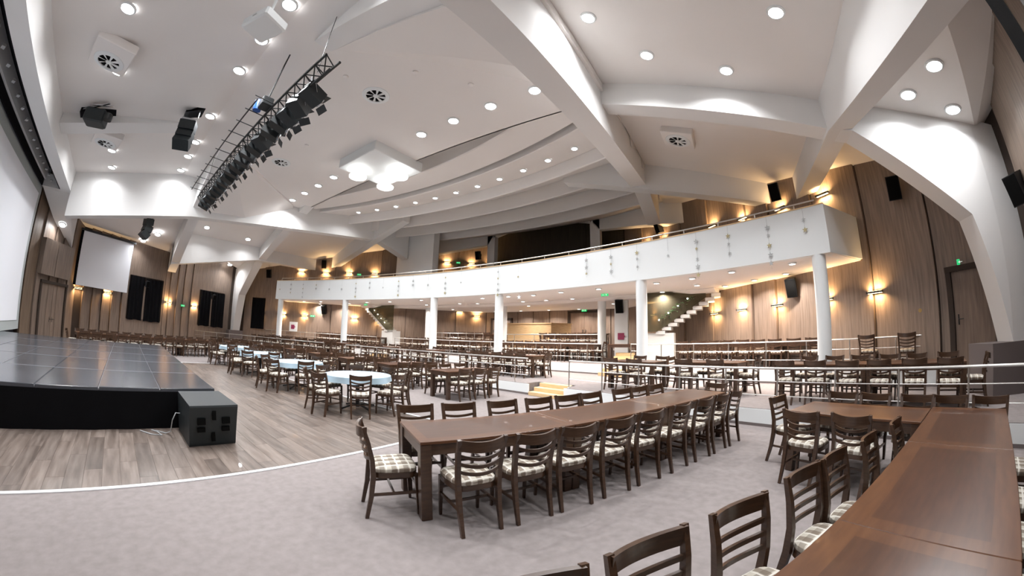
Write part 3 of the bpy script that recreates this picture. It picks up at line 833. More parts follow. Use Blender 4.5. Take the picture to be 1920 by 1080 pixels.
# projector
pj = thing('projector', 'white projector hanging under the ceiling at the top left', 'projector', (5.05, 16.6, 6.28), radians(20))
MB().bbox((0, 0, 0), (.62, .5, .2), .03).build('body', 'white', pj)
MB().lathe([(.08, 0), (.085, .06), (.07, .07)], 20).build('lens', 'blackp', pj, True, loc=(-.26, .05, .06))
MB().tube((0, 0, .1), (0, 0, 1.4), .025).build('mount_pole', 'white', pj)
mb = MB(); mb.cbox((0, -.252, .02), (.09, .006, .03)); mb.build('badge', 'silver', pj)

# lighting truss
TY, TZ, TX = 17.95, 6.3, 5.15
tr = thing('lighting_truss', 'long black lighting truss hanging under the ceiling', 'truss', (0, TY, TZ))
ch = [(-.15, .0), (.15, .0), (0, -.26)]
for k, (dy, dz) in enumerate(ch):
    MB().tube((-TX, dy, dz), (TX, dy, dz), .028, 8).build('chord', 'blackp', tr, True)
mb = MB(); n = 26
for i in range(n):
    x0 = -TX + 2 * TX * i / n; x1 = -TX + 2 * TX * (i + 1) / n; xm = (x0 + x1) / 2
    for a, b in ((0, 2), (1, 2), (0, 1)):
        mb.tube((x0, *ch[a]), (xm, *ch[b]), .013, 5); mb.tube((xm, *ch[b]), (x1, *ch[a]), .013, 5)
mb.build('lattice', 'blackp', tr)
# cable ladder beside it
mb = MB(); mb.tube((-TX + .6, -.52, .05), (2.8, -.52, .05), .018, 6); mb.build('side_bar', 'blackp', tr)
for i in range(12):
    x = -TX + .8 + i * .66
    MB().tube((x, -.62, .05), (x, -.12, .03), .012, 5).build('side_bracket', 'blackp', tr)
ho = thing('chain_hoist', 'blue and black electric chain hoist on top of the truss', 'hoist', (2.55, TY - .25, TZ + .12))
MB().bbox((0, 0, .06), (.34, .26, .22), .02).build('gearbox', 'blackp', ho)
MB().lathe([(.1, -.13), (.105, .1), (.09, .13)], 16).build('motor', 'blue', ho, True, loc=(-.28, -.1, .1))
MB().tube((.1, 0, .15), (.25, .1, 1.42), .018).build('drop_rod', 'blackp', ho)
for x in (-4.4, 4.6):
    w = MB().tube((x, TY, TZ), (x, TY, CZ), .008, 5).build('truss_wire', 'blackp'); tag(w, 'thin steel wire holding the %s end of the lighting truss' % ('far' if x < 0 else 'near'), 'wire')
fx_proto = None
fx_parts = None
for i in range(19):
    x = -4.95 + i * .515
    rz = radians(random.uniform(-26, 26)); 
    loc = (x, TY + .02, TZ - .20)
    if fx_proto is None:
        f = thing('stage_light', '', 'stage light', loc, rz, 'stage lights on the truss'); f.scale = (1, 1, 1)
        bdy = MB(); bdy.cbox((0, .13, -.10), (.30, .42, .27), rx=radians(-20)); bdy.cbox((0, .06, -.02), (.2, .2, .12), rx=radians(-28)); bdy = bdy.build('body', 'boxgreen', f)
        yk = MB(); yk.sweep([(-.17, .12, -.14), (-.17, .02, .12), (.17, .02, .12), (.17, .12, -.14)], .03, .008); yk.tube((0, .02, .12), (0, 0, .26), .018, 6); yk = yk.build('yoke', 'chrome', f)
        ln = MB().lathe([(.11, 0), (.11, .03), (.07, .04)], 16); 
        ln = ln.build('lens', 'chrome', f, True, loc=(0, .325, -.175)); ln.rotation_euler = (radians(-110), 0, 0)
        doors = []
        for kz in (.125, -.125):
            dd = MB(); dd.cbox((0, .40, -.20 + kz), (.28, .15, .008), rx=radians(-20 + kz * 200)); doors.append(dd.build('barn_door', 'blackp', f))
        fx_proto = f; fx_parts = [(bdy, []), (yk, []), (ln, []), (doors[0], []), (doors[1], [])]
    else:
        f = copy_tree(fx_proto, fx_parts, loc, rz, None, None)
    f['label'] = ORD[i] + ' black stage light from the far end of the lighting truss'

# speakers
def speaker(name, loc, rz, dims, label, tilt=0, mount=True):
    t = thing(name, label, 'speaker', loc, 0)
    t.rotation_euler = (tilt, 0, rz)
    w, d, h = dims
    mb = MB(); mb.loft([[(-w * .36, -d / 2, z), (w * .36, -d / 2, z), (w / 2, d / 2, z), (-w / 2, d / 2, z)] for z in (-h / 2, h / 2)])
    mb.build('cabinet', 'speaker', t)
    mb = MB(); mb.cbox((0, d / 2 + .004, 0), (w * .92, .012, h * .94)); mb.build('grille', 'grille', t)
    if mount:
        mb = MB(); mb.sweep([(0, -d / 2, 0), (0, -d / 2 - .14, .02)], .05, .05); mb.cbox((0, -d / 2 - .15, .02), (.1, .02, .16)); mb.build('bracket', 'blackp', t)
    return t
def face(n): return atan2(-n[0], n[1])
fR, fL = face(nR), face(nL)
D6 = (.34, .3, .58)
speaker('wall_speaker', (15.15, 24.95, 4.95), fR + .5, D6, 'black speaker high on the right veneer wall beside the large pier', -.3)
speaker('wall_speaker', (-15.35, 25.02, 5.35), fL, D6, 'black speaker on the dark left wall beside the far pier', -.3)
speaker('wall_speaker', (12.75, 27.95, 3.12), fR + .35, D6, 'black speaker under the right end of the balcony', -.35)
speaker('wall_speaker', (-12.55, 28.25, 3.12), fL - .35, D6, 'black speaker under the left end of the balcony', -.35)
speaker('wall_speaker', (12.6, 27.9, 6.2), fR + .4, D6, 'black speaker above the balcony beside the end of the right rib', -.3)
speaker('wall_speaker', (-12.75, 28.05, 6.25), fL, D6, 'black speaker above the balcony beside the end of the left rib', -.3)
speaker('wall_speaker', (6.2, 31.12, 3.1), pi, D6, 'black speaker at the top of the white panel with the fire sign', -.25)
speaker('wall_speaker', (7.75, 33.3, 7.1), fR, D6, 'black speaker beneath the tip of the big right rib', -.3)
speaker('wall_speaker', (-4.6, 35.1, 7.3), pi, D6, 'black speaker beside the left post of the rear arch', -.2)
speaker('wall_speaker', (4.7, 35.1, 6.4), pi, D6, 'black speaker beside the right post of the rear arch', -.2)
speaker('wall_speaker', (-8.4, 33.0, 7.0), fL, D6, 'black speaker on the dark wall right of the white booth', -.2)
speaker('wall_speaker', (16.72, 22.5, 3.95), radians(100), D6, 'black speaker at the right edge of the picture', -.3)
# hanging arrays
def hung(name, loc, rz, label, n, bend, w=.62):
    t = thing(name, label, 'speaker', loc, rz)
    z = 0; y = 0; a = 0
    for k in range(n):
        mb = MB(); mb.cbox((0, y, z - .15), (w, .36, .28), rx=a); mb.build('cabinet', 'boxgreen', t)
        mb = MB(); mb.cbox((0, y + .185 * cos(a), z - .15 + .185 * sin(a)), (w * .9, .012, .24), rx=a); mb.build('grille', 'grille', t)
        z -= .29 * cos(a); y += .29 * sin(a) * 1.0; a += bend
    mb = MB(); mb.cbox((0, 0, .04), (w * .9, .3, .05))
    for sx in (-.22, .22): mb.tube((sx, 0, .05), (sx, 0, 1.3), .012, 5)
    mb.build('rigging', 'chrome', t)
    return t
hung('line_array', (-1.15, 16.42, 7.2), radians(70), 'curved black speaker array hanging beside the lighting truss', 3, -.32, .5)
hung('line_array', (-8.3, 16.2, 5.75), radians(20), 'small black speaker array hanging in front of the far white rib', 3, -.3, .45)
ss = thing('hung_speaker', 'bulky black loudspeaker hanging on crossed steel arms near the proscenium', 'speaker', (-1.55, 13.75, 6.62), radians(-12))
MB().bbox((0, 0, 0), (.5, .62, .4), .04).build('cabinet', 'boxgreen', ss)
mb = MB(); mb.sweep([(-.1, -.5, .22), (.42, .4, .3)], .05, .03); mb.sweep([(.35, -.1, .2), (.2, .45, .34)], .05, .03); mb.build('steel_arm', 'chrome', ss)
MB().lathe([(.13, 0), (.13, .16), (.08, .2)], 14).build('lamp_head', 'blackp', ss, True, loc=(.22, .42, -.1))
for (x0, x1, y0, y1, zz, l) in ((-2.75, -1.75, 13.2, 14.2, 7.1, 'square black opening in the ceiling above the hung loudspeaker'), (-1.6, -1.0, 16.2, 16.75, 7.62, 'square black opening in the ceiling above the curved speaker array')):
    mb = MB(); zc = 6.75 + ((y0 + y1) / 2 - 12.65) * .239
    mb.hexa([(x0, y0, 6.75 + (y0 - 12.65) * .239 - .14), (x1, y0, 6.75 + (y0 - 12.65) * .239 - .14), (x1, y1, 6.75 + (y1 - 12.65) * .239 - .02), (x0, y1, 6.75 + (y1 - 12.65) * .239 - .02),
             (x0, y0, 7.4), (x1, y0, 7.4), (x1, y1, 7.9), (x0, y1, 7.9)])
    tag(mb.build('ceiling_opening', 'black'), l, 'opening')

# exit signs
def sign(name, loc, rz, w, h, label, m='green', lines=True):
    t = thing(name, label, 'exit sign', loc, rz)
    t.scale = (.8, .8, .8)
    mb = MB(); mb.cbox((0, .03, 0), (w, .05, h)); mb.build('housing', m, t)
    mb = MB(); mb.cbox((-w * .22, .058, .02 * h), (w * .1, .006, h * .62)); mb.build('pictogram', 'exitwhite', t)
    mb = MB(); mb.add([(0, .06, -h * .05), (w * .2, .06, -h * .05), (w * .2, .06, -h * .2), (w * .38, .06, 0), (w * .2, .06, h * .2), (w * .2, .06, h * .05), (0, .06, h * .05)], [(0, 1, 2, 3, 4, 5, 6)])
    mb.build('arrow', 'exitwhite', t)
sign('exit_sign', (16.28, 24.28, 2.98), fR, .34, .16, 'green exit sign above the right-hand hall door')
sign('exit_sign', (2.45, 36.7, 3.45), pi, .42, .2, 'green exit sign above the rear double door')
sign('exit_sign', (-3.6, 36.7, 3.12), pi, .4, .14, 'green exit sign above the rear single door left of the bar')
sign('exit_sign', (-13.1, 27.65, 2.62), fL, .4, .14, 'green exit sign on the lower left rear wall')
sign('exit_sign', (*SWp(6.94, .08), 2.5), face(nS), .34, .14, 'small green exit sign between the two left curtained windows')
sign('exit_sign', (-11.05, 29.95, 5.66), fL, .34, .14, 'green exit sign above the left part of the balcony')
sign('exit_sign', (-6.4, 35.1, 6.96), fL, .34, .14, 'green exit sign above the rear of the balcony')
sign('exit_sign', (6.0, 29.6, 3.42), pi, .36, .12, 'green exit sign hanging under the balcony left of a column')
sign('exit_sign', (-8.6, 29.0, 3.42), pi, .36, .12, 'green exit sign hanging under the left part of the balcony')
# fire-hydrant cabinets: white panel with dark red square and arrow
def firesign(loc, rz, s, label, board=True):
    t = thing('fire_sign', label, 'sign', loc, rz)
    if board: mb = MB(); mb.cbox((0, .01, 0), (s * 2, .02, s * 2)); mb.build('board', 'white', t)
    mb = MB(); mb.cbox((s * .12 if board else 0, .026, 0), (s * .85, .012, s * .85)); mb.build('square', 'red', t)
    mb = MB(); mb.add([(-s * .32, .03, s * .16), (-s * .32, .03, -s * .16), (-s * .62, .03, 0)], [(0, 1, 2)]); mb.build('arrow', 'red', t)
firesign((-13.55, 26.45, 1.80), fL - .3, .33, 'white board with a dark red square and arrow between left columns')
firesign((6.2, 31.29, 1.8), pi, .34, 'dark red square with an arrow on the white panel', False)

# ================================================================== CURTAINED WINDOWS
def curtain(s0, s1, z0, z1, label, name='curtain'):
    n = max(8, int((s1 - s0) / .045)); t = MB(); P = []
    for i in range(n + 1):
        u_ = s0 + (s1 - s0) * i / n
        P.append((*SWp(u_, .15 + .035 * sin(i * 1.15) + .012 * sin(i * .37)), u_))
    t.loft([[(x, y, z0 + .02 * sin(k * 9)), (x - .012, y - .006, z0 + .02 * sin(k * 9)), (x - .012, y - .006, z1), (x, y, z1)] for x, y, k in P])
    o = t.build(name, 'black', None, True)
    return tag(o, label, 'curtain')
def sbox(mb, s0, s1, e0, e1, z0, z1):
    p = [SWp(s0, e1), SWp(s0, e0), SWp(s1, e0), SWp(s1, e1)]
    return mb.hexa([(x, y, z0) for x, y in p] + [(x, y, z1) for x, y in p])
for k, (y0, y1, z1, sl) in enumerate(((3.1, 5.34, 3.73, 4.12), (8.2, 10.36, 3.64, 9.22))):
    w_ = bpy.data.objects.new('window_%d' % (k + 1), None); COL.objects.link(w_); w_['kind'] = 'structure'
    sbox(MB(), y0, y1, .02, .05, 1.44, z1).build('pane', 'dark', w_)
    mb = MB(); sbox(mb, y0 - .03, y0, .01, .12, 1.42, z1); sbox(mb, y1, y1 + .03, .01, .12, 1.42, z1); sbox(mb, y0, y1, .01, .12, z1, z1 + .03); mb.build('window_frame', 'groove', w_)
    sbox(MB(), sl - .07, sl + .07, .05, .12, 1.44, z1 - .45).build('mullion', 'wallwood', w_)
    nm = ('larger left window', 'middle left window')[k]
    curtain(y0 + .02, sl - .06, 1.40, z1, 'black curtain covering the stage-side half of the ' + nm)
    curtain(sl + .06, y1 - .02, 1.36, z1 - .06, 'black curtain covering the rear half of the ' + nm)
    speaker('wall_speaker', (*SWp(sl, .35), z1 - .35), face(nS), (.2, .18, .34), 'small black speaker between the curtains of the ' + nm, -.2)
# third dark window just behind the pier
mb = MB(); 
a0 = Vector((-16.3, 24.42)); d_ = Vector((.6676, .7446))
pts = [(a0 + d_ * (u * .05) + Vector((.7446, -.6676)) * (.34 + .03 * sin(u * 1.2))) for u in range(0, 21)]
mb.loft([[(p.x, p.y, 1.5), (p.x - .01, p.y + .01, 1.5), (p.x - .01, p.y + .01, 3.62), (p.x, p.y, 3.62)] for p in pts])
tag(mb.build('curtain', 'black', None, True), 'tall black curtain on the slanting wall right of the far pier', 'curtain')

# ================================================================== SCREENS AND STAGE
sc = thing('projection_screen', 'huge white main projection screen behind the stage', 'screen', (0, 11.28, 0))
mb = MB(); mb.box(-8.0, 8.0, 0, .02, .95, 5.72); mb.build('screen_surface', 'screen', sc)
mb = MB(); mb.box(-8.42, 8.42, -.03, .0, .62, 6.12); mb.build('screen_surround', 'screen_edge', sc)
ss2 = thing('projection_screen', 'smaller white projection screen hanging on the left wall', 'screen', (0, 0, 0))
sbox(MB(), -.12, 2.84, .42, .435, 2.73, 5.30).build('screen_surface', 'screen', ss2)
sbox(MB(), -.26, 2.86, .40, .415, 2.72, 5.32).build('screen_border', 'black', ss2)
sbox(MB(), -.28, 2.95, .36, .50, 5.31, 5.40).build('roller_case', 'speaker', ss2)

SX0, SX1, SY0, SY1, SZ = -6.1, 3.9, 11.3, 17.27, .61
stg = thing('stage', 'low stage of dark grey decks with a black cloth skirt', 'stage', (0, 0, 0))
xe = [3.9, 2.02, .12, -1.75, -3.9, -6.1]
ye = [17.27, 16.38, 15.45, 14.52, 13.55, 12.6, 11.3]
for i in range(len(xe) - 1):
    for j in range(len(ye) - 1):
        x1, x0 = xe[i], xe[i + 1]; y1, y0 = ye[j], ye[j + 1]
        mb = MB(); mb.bbox(((x0 + x1) / 2, (y0 + y1) / 2, SZ - .03 + random.uniform(-.0015, .0015)), (x1 - x0 - .016, y1 - y0 - .016, .06), .006)
        mb.build('deck', 'deck', stg)
mb = MB(); mb.box(SX0 + .03, SX1 - .03, SY0 + .03, SY1 - .03, .53, .585); mb.build('deck_frame', 'deckedge', stg)
for x in xe[1:-1]:
    mb = MB(); mb.box(x - .011, x + .011, SY0, SY1 - .01, .6, .6125); mb.build('seam_strip', 'deckedge', stg)
mb = MB()
per = []
N = 300
def edge(p, q, n):
    return [(p[0] + (q[0] - p[0]) * i / n, p[1] + (q[1] - p[1]) * i / n) for i in range(n)]
loop = edge((SX1, 11.4), (SX1, SY1), 90) + edge((SX1, SY1), (SX0, SY1), 140) + edge((SX0, SY1), (SX0, 11.4), 60)
mb.loft([[(x * 1.0 - .01 * sin(i * .7) - .02, y - .01 * cos(i * .9) - .02, 0.0), (x - .04, y - .04, 0), (x - .04, y - .04, .56), (x + .004, y + .004, .56)] for i, (x, y) in enumerate(loop)])
mb.build('skirt', 'black', stg, True)
# subwoofer at the stage corner
sb = thing('subwoofer', 'large black subwoofer cabinet on the parquet at the stage corner', 'speaker', (4.56, 16.98, 0))
mb = MB(); mb.loft([[(-.58, -.33, z), (a, -.33, z), (a, .33, z), (-.58, .33, z)] for z, a in ((.0, .36), (.04, .38), (.56, .55), (.585, .545))]); mb.build('cabinet', 'boxgreen', sb)
for (y, z, w, h) in ((-.17, .37, .11, .085), (-.17, .25, .11, .06), (.17, .37, .11, .085), (.17, .25, .11, .06), (0, .45, .05, .12), (0, .14, .05, .12)):
    mb = MB(); k = .395 + (z - .04) * .327
    mb.cbox((k, y, z), (.03, w, h)); mb.build('port', 'grille', sb)
pts = [(4.35, 16.62, .33), (4.45, 16.55, .36), (4.42, 16.5, .25), (4.3, 16.48, .06), (4.2, 16.42, .012), (4.05, 16.3, .012), (3.98, 16.22, .012), (4.1, 16.3, .012), (4.3, 16.35, .012), (4.22, 16.2, .012), (4.0, 16.05, .012)]
tag(MB().sweep(pts, .008, n=6).build('cable', 'cable', None, True), 'grey cable hanging from the subwoofer onto the parquet', 'cable')

# ================================================================== STEPS, BAR, STAIRS
def steps(name, x, yf, z0, rise, n, w, tread, label, ang):
    t = thing(name, label, 'steps', (x, yf, z0), ang)
    for k in range(n):
        mb = MB(); mb.bbox((0, tread * (k + .5 + (n - k - 1) * .5), rise * k + rise / 2), (w, tread * (n - k), rise), .008)
        mb.build('step', 'birch', t)
for s_, nm in ((1, 'right'), (-1, 'left')):
    x = s_ * 5.67
    steps('wooden_steps', x, r1y(5.67) - .12, 0, Z1 / 3, 3, 1.2, .25, 'three pale birch steps up the first riser, %s of the centre' % nm, -s_ * .23)
    steps('wooden_steps', s_ * 6.6, r2y(6.6) - .5, Z1, (Z2 - Z1) / 3, 3, 1.15, .25, 'pale birch steps up the second riser, %s of the centre' % nm, -s_ * .24)
br = thing('bar_counter', 'large pale birch bar counter at the back under the balcony', 'bar counter', (0, 0, 0))
mb = MB(); mb.hexa([(-1.35, 34.0, Z2), (1.5, 34.0, Z2), (2.2, 35.2, Z2), (-1.35, 35.2, Z2), (-1.35, 34.0, 2.52), (1.5, 34.0, 2.52), (2.2, 35.2, 2.52), (-1.35, 35.2, 2.52)]); mb.build('bar_body', 'birch', br)
mb = MB(); mb.hexa([(-1.4, 33.94, 2.52), (1.54, 33.94, 2.52), (2.28, 35.22, 2.52), (-1.4, 35.22, 2.52), (-1.4, 33.94, 2.58), (1.54, 33.94, 2.58), (2.28, 35.22, 2.58), (-1.4, 35.22, 2.58)]); mb.build('bar_top', 'birch', br)
steps('wooden_steps', 6.9, 29.5, Z2, .135, 3, 1.2, .28, 'pale birch steps at the foot of the right stair', 0)
for s_, nm in ((1, 'right'), (-1, 'left')):
    t = thing('staircase', 'white staircase rising to the balcony at the %s rear' % nm, 'staircase', (0, 0, 0))
    n = 10
    Y0s, Y1s = 30.25, 31.0
    for k in range(n):
        x0 = 7.9 + k * .245; z = 1.98 + k * .152
        mb = MB(); mb.box(s_ * x0, s_ * (x0 + .36), Y0s, Y1s, z - .13, z); mb.build('tread', 'white', t)
    mb = MB(); mb.box(s_ * 7.5, s_ * 8.6, Y0s + .1, Y1s, Z2, 1.9); mb.build('landing_block', 'white', t)
    mb = MB(); mb.prism([(s_ * a, b) for a, b in [(7.3, 1.95), (7.95, 1.95), (9.9, 3.2), (9.9, 3.48), (7.3, 3.48)]], Y0s - .06, Y0s - .03, axis='y'); mb.build('glass_balustrade', 'glass', t)
    g = MB()
    for k in range(60):
        u_ = random.random(); x = 8.1 + u_ * 1.3 + random.gauss(0, .05); z = 2.45 + u_ * .8 + random.gauss(0, .06)
        if z < 3.42: g.cbox((s_ * x, Y0s - .1 + random.gauss(0, .02), z), (.05, .02, .02), rz=random.uniform(-1, 1))
    g = g.build('garland', 'leaf' if s_ > 0 else 'gold'); g['kind'] = 'stuff'
    tag(g, 'tinsel garland strung along the %s glass balustrade' % nm, 'garland')
    for k in range(4):
        x = 8.05 + k * .38
        tag(MB().lathe([(.02, -.02), (.028, 0), (.02, .02)], 8).build('garland_light', 'glow_soffit', None, loc=(s_ * x, Y0s - .13, 2.4 + k * .26)), '%s glowing bulb from the bottom in the %s stair garland' % (ORD[k], nm), 'light bulb', 'bulbs in the %s stair garland' % nm)

# stars hanging over the balcony front
star_me = {}
def star_mesh(r, m):
    k = (r, m)
    if k not in star_me:
        mb = MB(); p = [((r if i % 2 == 0 else r * .42) * sin(pi * i / 5), (r if i % 2 == 0 else r * .42) * cos(pi * i / 5)) for i in range(10)]
        mb.prism(p, -.012, 0, axis='y'); o = mb.build('star', m); star_me[k] = o.data; bpy.data.objects.remove(o)
    return star_me[k]
gar = [(-27.2, 1), (-25.3, 3), (-23.2, 4), (-21.0, 2), (-18.8, 1), (-16.8, 1), (-14.6, 4), (-12.5, 2), (-10.5, 1), (-8.3, 4), (-6.3, 2), (-4.3, 1), (-2.1, 4), (-.2, 1), (4.0, 5), (6.1, 1), (12.4, 3), (14.4, 3), (16.4, 3), (18.6, 1), (20.5, 5), (22.5, 3), (24.8, 5), (26.8, 2)]
for i, (a, n) in enumerate(gar):
    a = radians(a); R_ = BR - .02
    lbl = '%s string of small paper stars from the left on the white balcony front' % ORD[i]
    t = thing('star_garland', lbl, 'garland', (R_ * sin(a), R_ * cos(a), 0), -a, 'paper star strings on the balcony front')
    z0 = 4.5
    MB().tube((0, -.01, BZ1), (0, -.01, z0 - n * .24), .0025, 4).build('string', 'silver', t)
    for k in range(n):
        z = z0 - .12 - k * .24 + random.uniform(-.03, .03) if n > 1 else 4.1
        big = random.random() < .5
        s_ = link('star', star_mesh(.075 if big else .05, 'gold' if (k + i) % 3 == 0 else 'silver'), t, (0, -.02, z))
hs_ = thing('hanging_star', 'large white paper star hanging under the balcony edge', 'star', (28.15 * sin(radians(6.1)), 28.15 * cos(radians(6.1)), 3.30))
link('star', star_mesh(.11, 'white'), hs_); MB().tube((0, -.006, .05), (0, -.006, .20), .003, 4).build('string', 'silver', hs_)

# knob-like wall button by the right door
t = MB().lathe([(.045, 0), (.05, .02), (.03, .035)], 16).build('wall_button', 'brass', None, True, loc=(15.45, 25.1, 2.05)); t.rotation_euler = (pi / 2, 0, fR)
tag(t, 'small round brass button on the veneer wall left of the right-hand door', 'button')
# dark frame parts at the upper right
for k, (o_, m) in enumerate(((0, 'blackp'), (.14, 'silver'), (.24, 'blackp'))):
    mb = MB(); mb.sweep([(12.35 + o_, 17.35 - o_ * .6, 4.35), (12.62 + o_, 17.72 - o_ * .6, 3.62), (12.95 + o_, 18.0 - o_ * .6, 3.0)], .07 if k != 1 else .025, .03)
    pass
wb_ = thing('black_bar', 'black bar with a pale stripe at the top right edge', 'bar', (0, 0, 0))
MB().sweep([(11.6, 17.75, 7.02), (11.9, 17.6, 5.9), (12.2, 17.55, 4.9), (12.62, 17.72, 3.75), (12.88, 17.92, 3.0)], .10, .05).build('bar', 'blackp', wb_)
MB().sweep([(12.32, 17.44, 4.9), (12.74, 17.61, 3.75), (13.0, 17.81, 3.0)], .03, .03).build('stripe', 'silver', wb_)
MB().sweep([(12.45, 17.33, 4.9), (12.87, 17.50, 3.75), (13.13, 17.70, 3.0)], .12, .05).build('bar', 'blackp', wb_)

# ================================================================== CHAIRS
def chair_parts():
    P = {}
    P['legs'] = []
    for s in (-1, 1):
        mb = MB()
        mb.sweep([(s * .178, -.275, 0), (s * .180, -.225, .22), (s * .183, -.20, .42), (s * .188, -.205, .58), (s * .197, -.235, .74), (s * .205, -.275, .885)],
                 [.030, .036, .041, .039, .036, .032], [.032, .042, .048, .040, .034, .026], up=(0, 1, 0))
        P['legs'].append(mb)
    for s in (-1, 1):
        mb = MB(); mb.sweep([(s * .188, .20, 0), (s * .186, .193, .2), (s * .182, .185, .42)], [.024, .03, .038], [.024, .03, .038], up=(0, 1, 0))
        P['legs'].append(mb)
    # seat frame: trapezoid ring with rounded front
    def outline(k):
        pts = []
        for i in range(24):
            a = 2 * pi * i / 24
            c, s_ = cos(a), sin(a)
            e = .45
            x = (abs(c) ** e) * (1 if c > 0 else -1); y = (abs(s_) ** e) * (1 if s_ > 0 else -1)
            w = .205 + .018 * y
            pts.append((x * w * k, y * .205 * k - .0))
        return pts
    mb = MB(); o = outline(1.0)
    mb.loft([[(x, y, z) for x, y in o] for z in (.395, .445)])
    P['frame'] = mb
    mb = MB()
    mb.loft([[(x, y, z) for x, y in outline(k)] for k, z in ((.97, .445), (1.0, .462), (.99, .480), (.92, .495), (.7, .505), (.3, .508))])
    P['cushion'] = mb
    def bowed(z, h, th, bow, dip, n=8, w=.19, y0=-.225):
        mb = MB(); rings = []
        for i in range(n + 1):
            u = -1 + 2 * i / n
            x = u * w; y = y0 - bow * (1 - u * u); zz = z - dip * (1 - u * u)
            rings.append([(x, y - th / 2, zz - h / 2), (x, y + th / 2, zz - h / 2), (x, y + th / 2, zz + h / 2), (x, y - th / 2, zz + h / 2)])
        return mb.loft(rings)
    P['top'] = bowed(.838, .092, .024, .055, .022, 10, .205, -.258)
    P['slats'] = [bowed(.740, .030, .017, .050, .034, 8, .19, -.236), bowed(.665, .030, .017, .047, .032, 8, .187, -.221), bowed(.590, .030, .017, .044, .030, 8, .184, -.209)]
    P['str'] = []
    for s in (-1, 1):
        mb = MB(); mb.sweep([(s * .181, -.22, .235), (s * .186, .19, .235)], .018, .026); P['str'].append(mb)
    mb = MB(); mb.sweep([(-.183, -.02, .235), (.183, -.02, .235)], .018, .024); P['str'].append(mb)
    mb = MB(); mb.sweep([(-.182, .19, .30), (.182, .19, .30)], .016, .024); P['str'].append(mb)
    for q in P['legs'] + P['slats'] + P['str'] + [P['frame'], P['cushion'], P['top']]:
        q.v = [(x, y, z * .97) for x, y, z in q.v]
    return P
CP = chair_parts()
def make_full():
    t = thing('dining_chair', '', 'chair', (0, 0, -50))
    parts = []
    for mb in CP['legs']: parts.append(mb.build('leg', 'walnut', t))
    parts.append(CP['frame'].build('seat_frame', 'walnut', t, True))
    parts.append(CP['cushion'].build('seat_cushion', 'plaid', t, True))
    parts.append(CP['top'].build('top_rail', 'walnut', t, True))
    for mb in CP['slats']: parts.append(mb.build('slat', 'walnut', t, True))
    for mb in CP['str']: parts.append(mb.build('stretcher', 'walnut', t))
    return t, [(p, []) for p in parts]
chair_full, chair_kids = make_full()
full_used = False
# the small distant chair: frame with its cushion as one part
def merged():
    t = thing('dining_chair', '', 'chair', (0, 0, -50))
    mb = MB()
    for q in CP['legs'] + [CP['frame'], CP['top']] + CP['slats'] + CP['str']: mb.add(q.v, q.f)
    a = mb.build('chair_frame', 'walnut', t)
    b = CP['cushion'].build('seat_cushion', 'plaid', t, True)
    return t, [(a, []), (b, [])]
chair_far, far_kids = merged()
far_used = False
nch = 0
def chair(x, y, z, rz, label, group, full=True):
    """rz: direction in which the chair faces (radians, 0 = +Y)"""
    global full_used, far_used, nch
    nch += 1
    rz += radians(random.uniform(-3, 3))
    if full:
        if not full_used:
            full_used = True; o = chair_full; o.location = (x, y, z); o.rotation_euler = (0, 0, rz); o['label'] = label; o['group'] = group; return o
        return copy_tree(chair_full, chair_kids, (x, y, z), rz, label, group)
    if not far_used:
        far_used = True; o = chair_far; o.location = (x, y, z); o.rotation_euler = (0, 0, rz); o['label'] = label; o['group'] = group; return o
    return copy_tree(chair_far, far_kids, (x, y, z), rz, label, group)

# ================================================================== TABLES
tb = {}
def table(x, y, z, ang, label, group, L=1.65, Wd=.80, H=.75):
    t = thing('dining_table', label, 'table', (x, y, z), ang, group)
    key = (round(L, 2), round(Wd, 2))
    if key not in tb:
        lst = []
        mb = MB(); mb.bbox((0, 0, H - .014), (L - .004, Wd, .028), .004); lst.append(mb.build('tabletop', 'tabletop', t))
        mb = MB()
        for s in (-1, 1):
            mb.box(-L / 2 + .1, L / 2 - .1, s * (Wd / 2 - .03) - .012, s * (Wd / 2 - .03) + .012, H - .13, H - .028)
            mb.box(s * (L / 2 - .03) - .012, s * (L / 2 - .03) + .012, -Wd / 2 + .1, Wd / 2 - .1, H - .13, H - .028)
        lst.append(mb.build('apron', 'walnut', t))
        for sx in (-1, 1):
            for sy in (-1, 1):
                mb = MB(); mb.bbox((sx * (L / 2 - .055), sy * (Wd / 2 - .055), (H - .028) / 2), (.10, .10, H - .028), .006); lst.append(mb.build('leg', 'walnut', t))
        tb[key] = [(o.name.split('.')[0], o.data) for o in lst]
    else:
        for n_, me in tb[key]: link(n_, me, t)
    return t

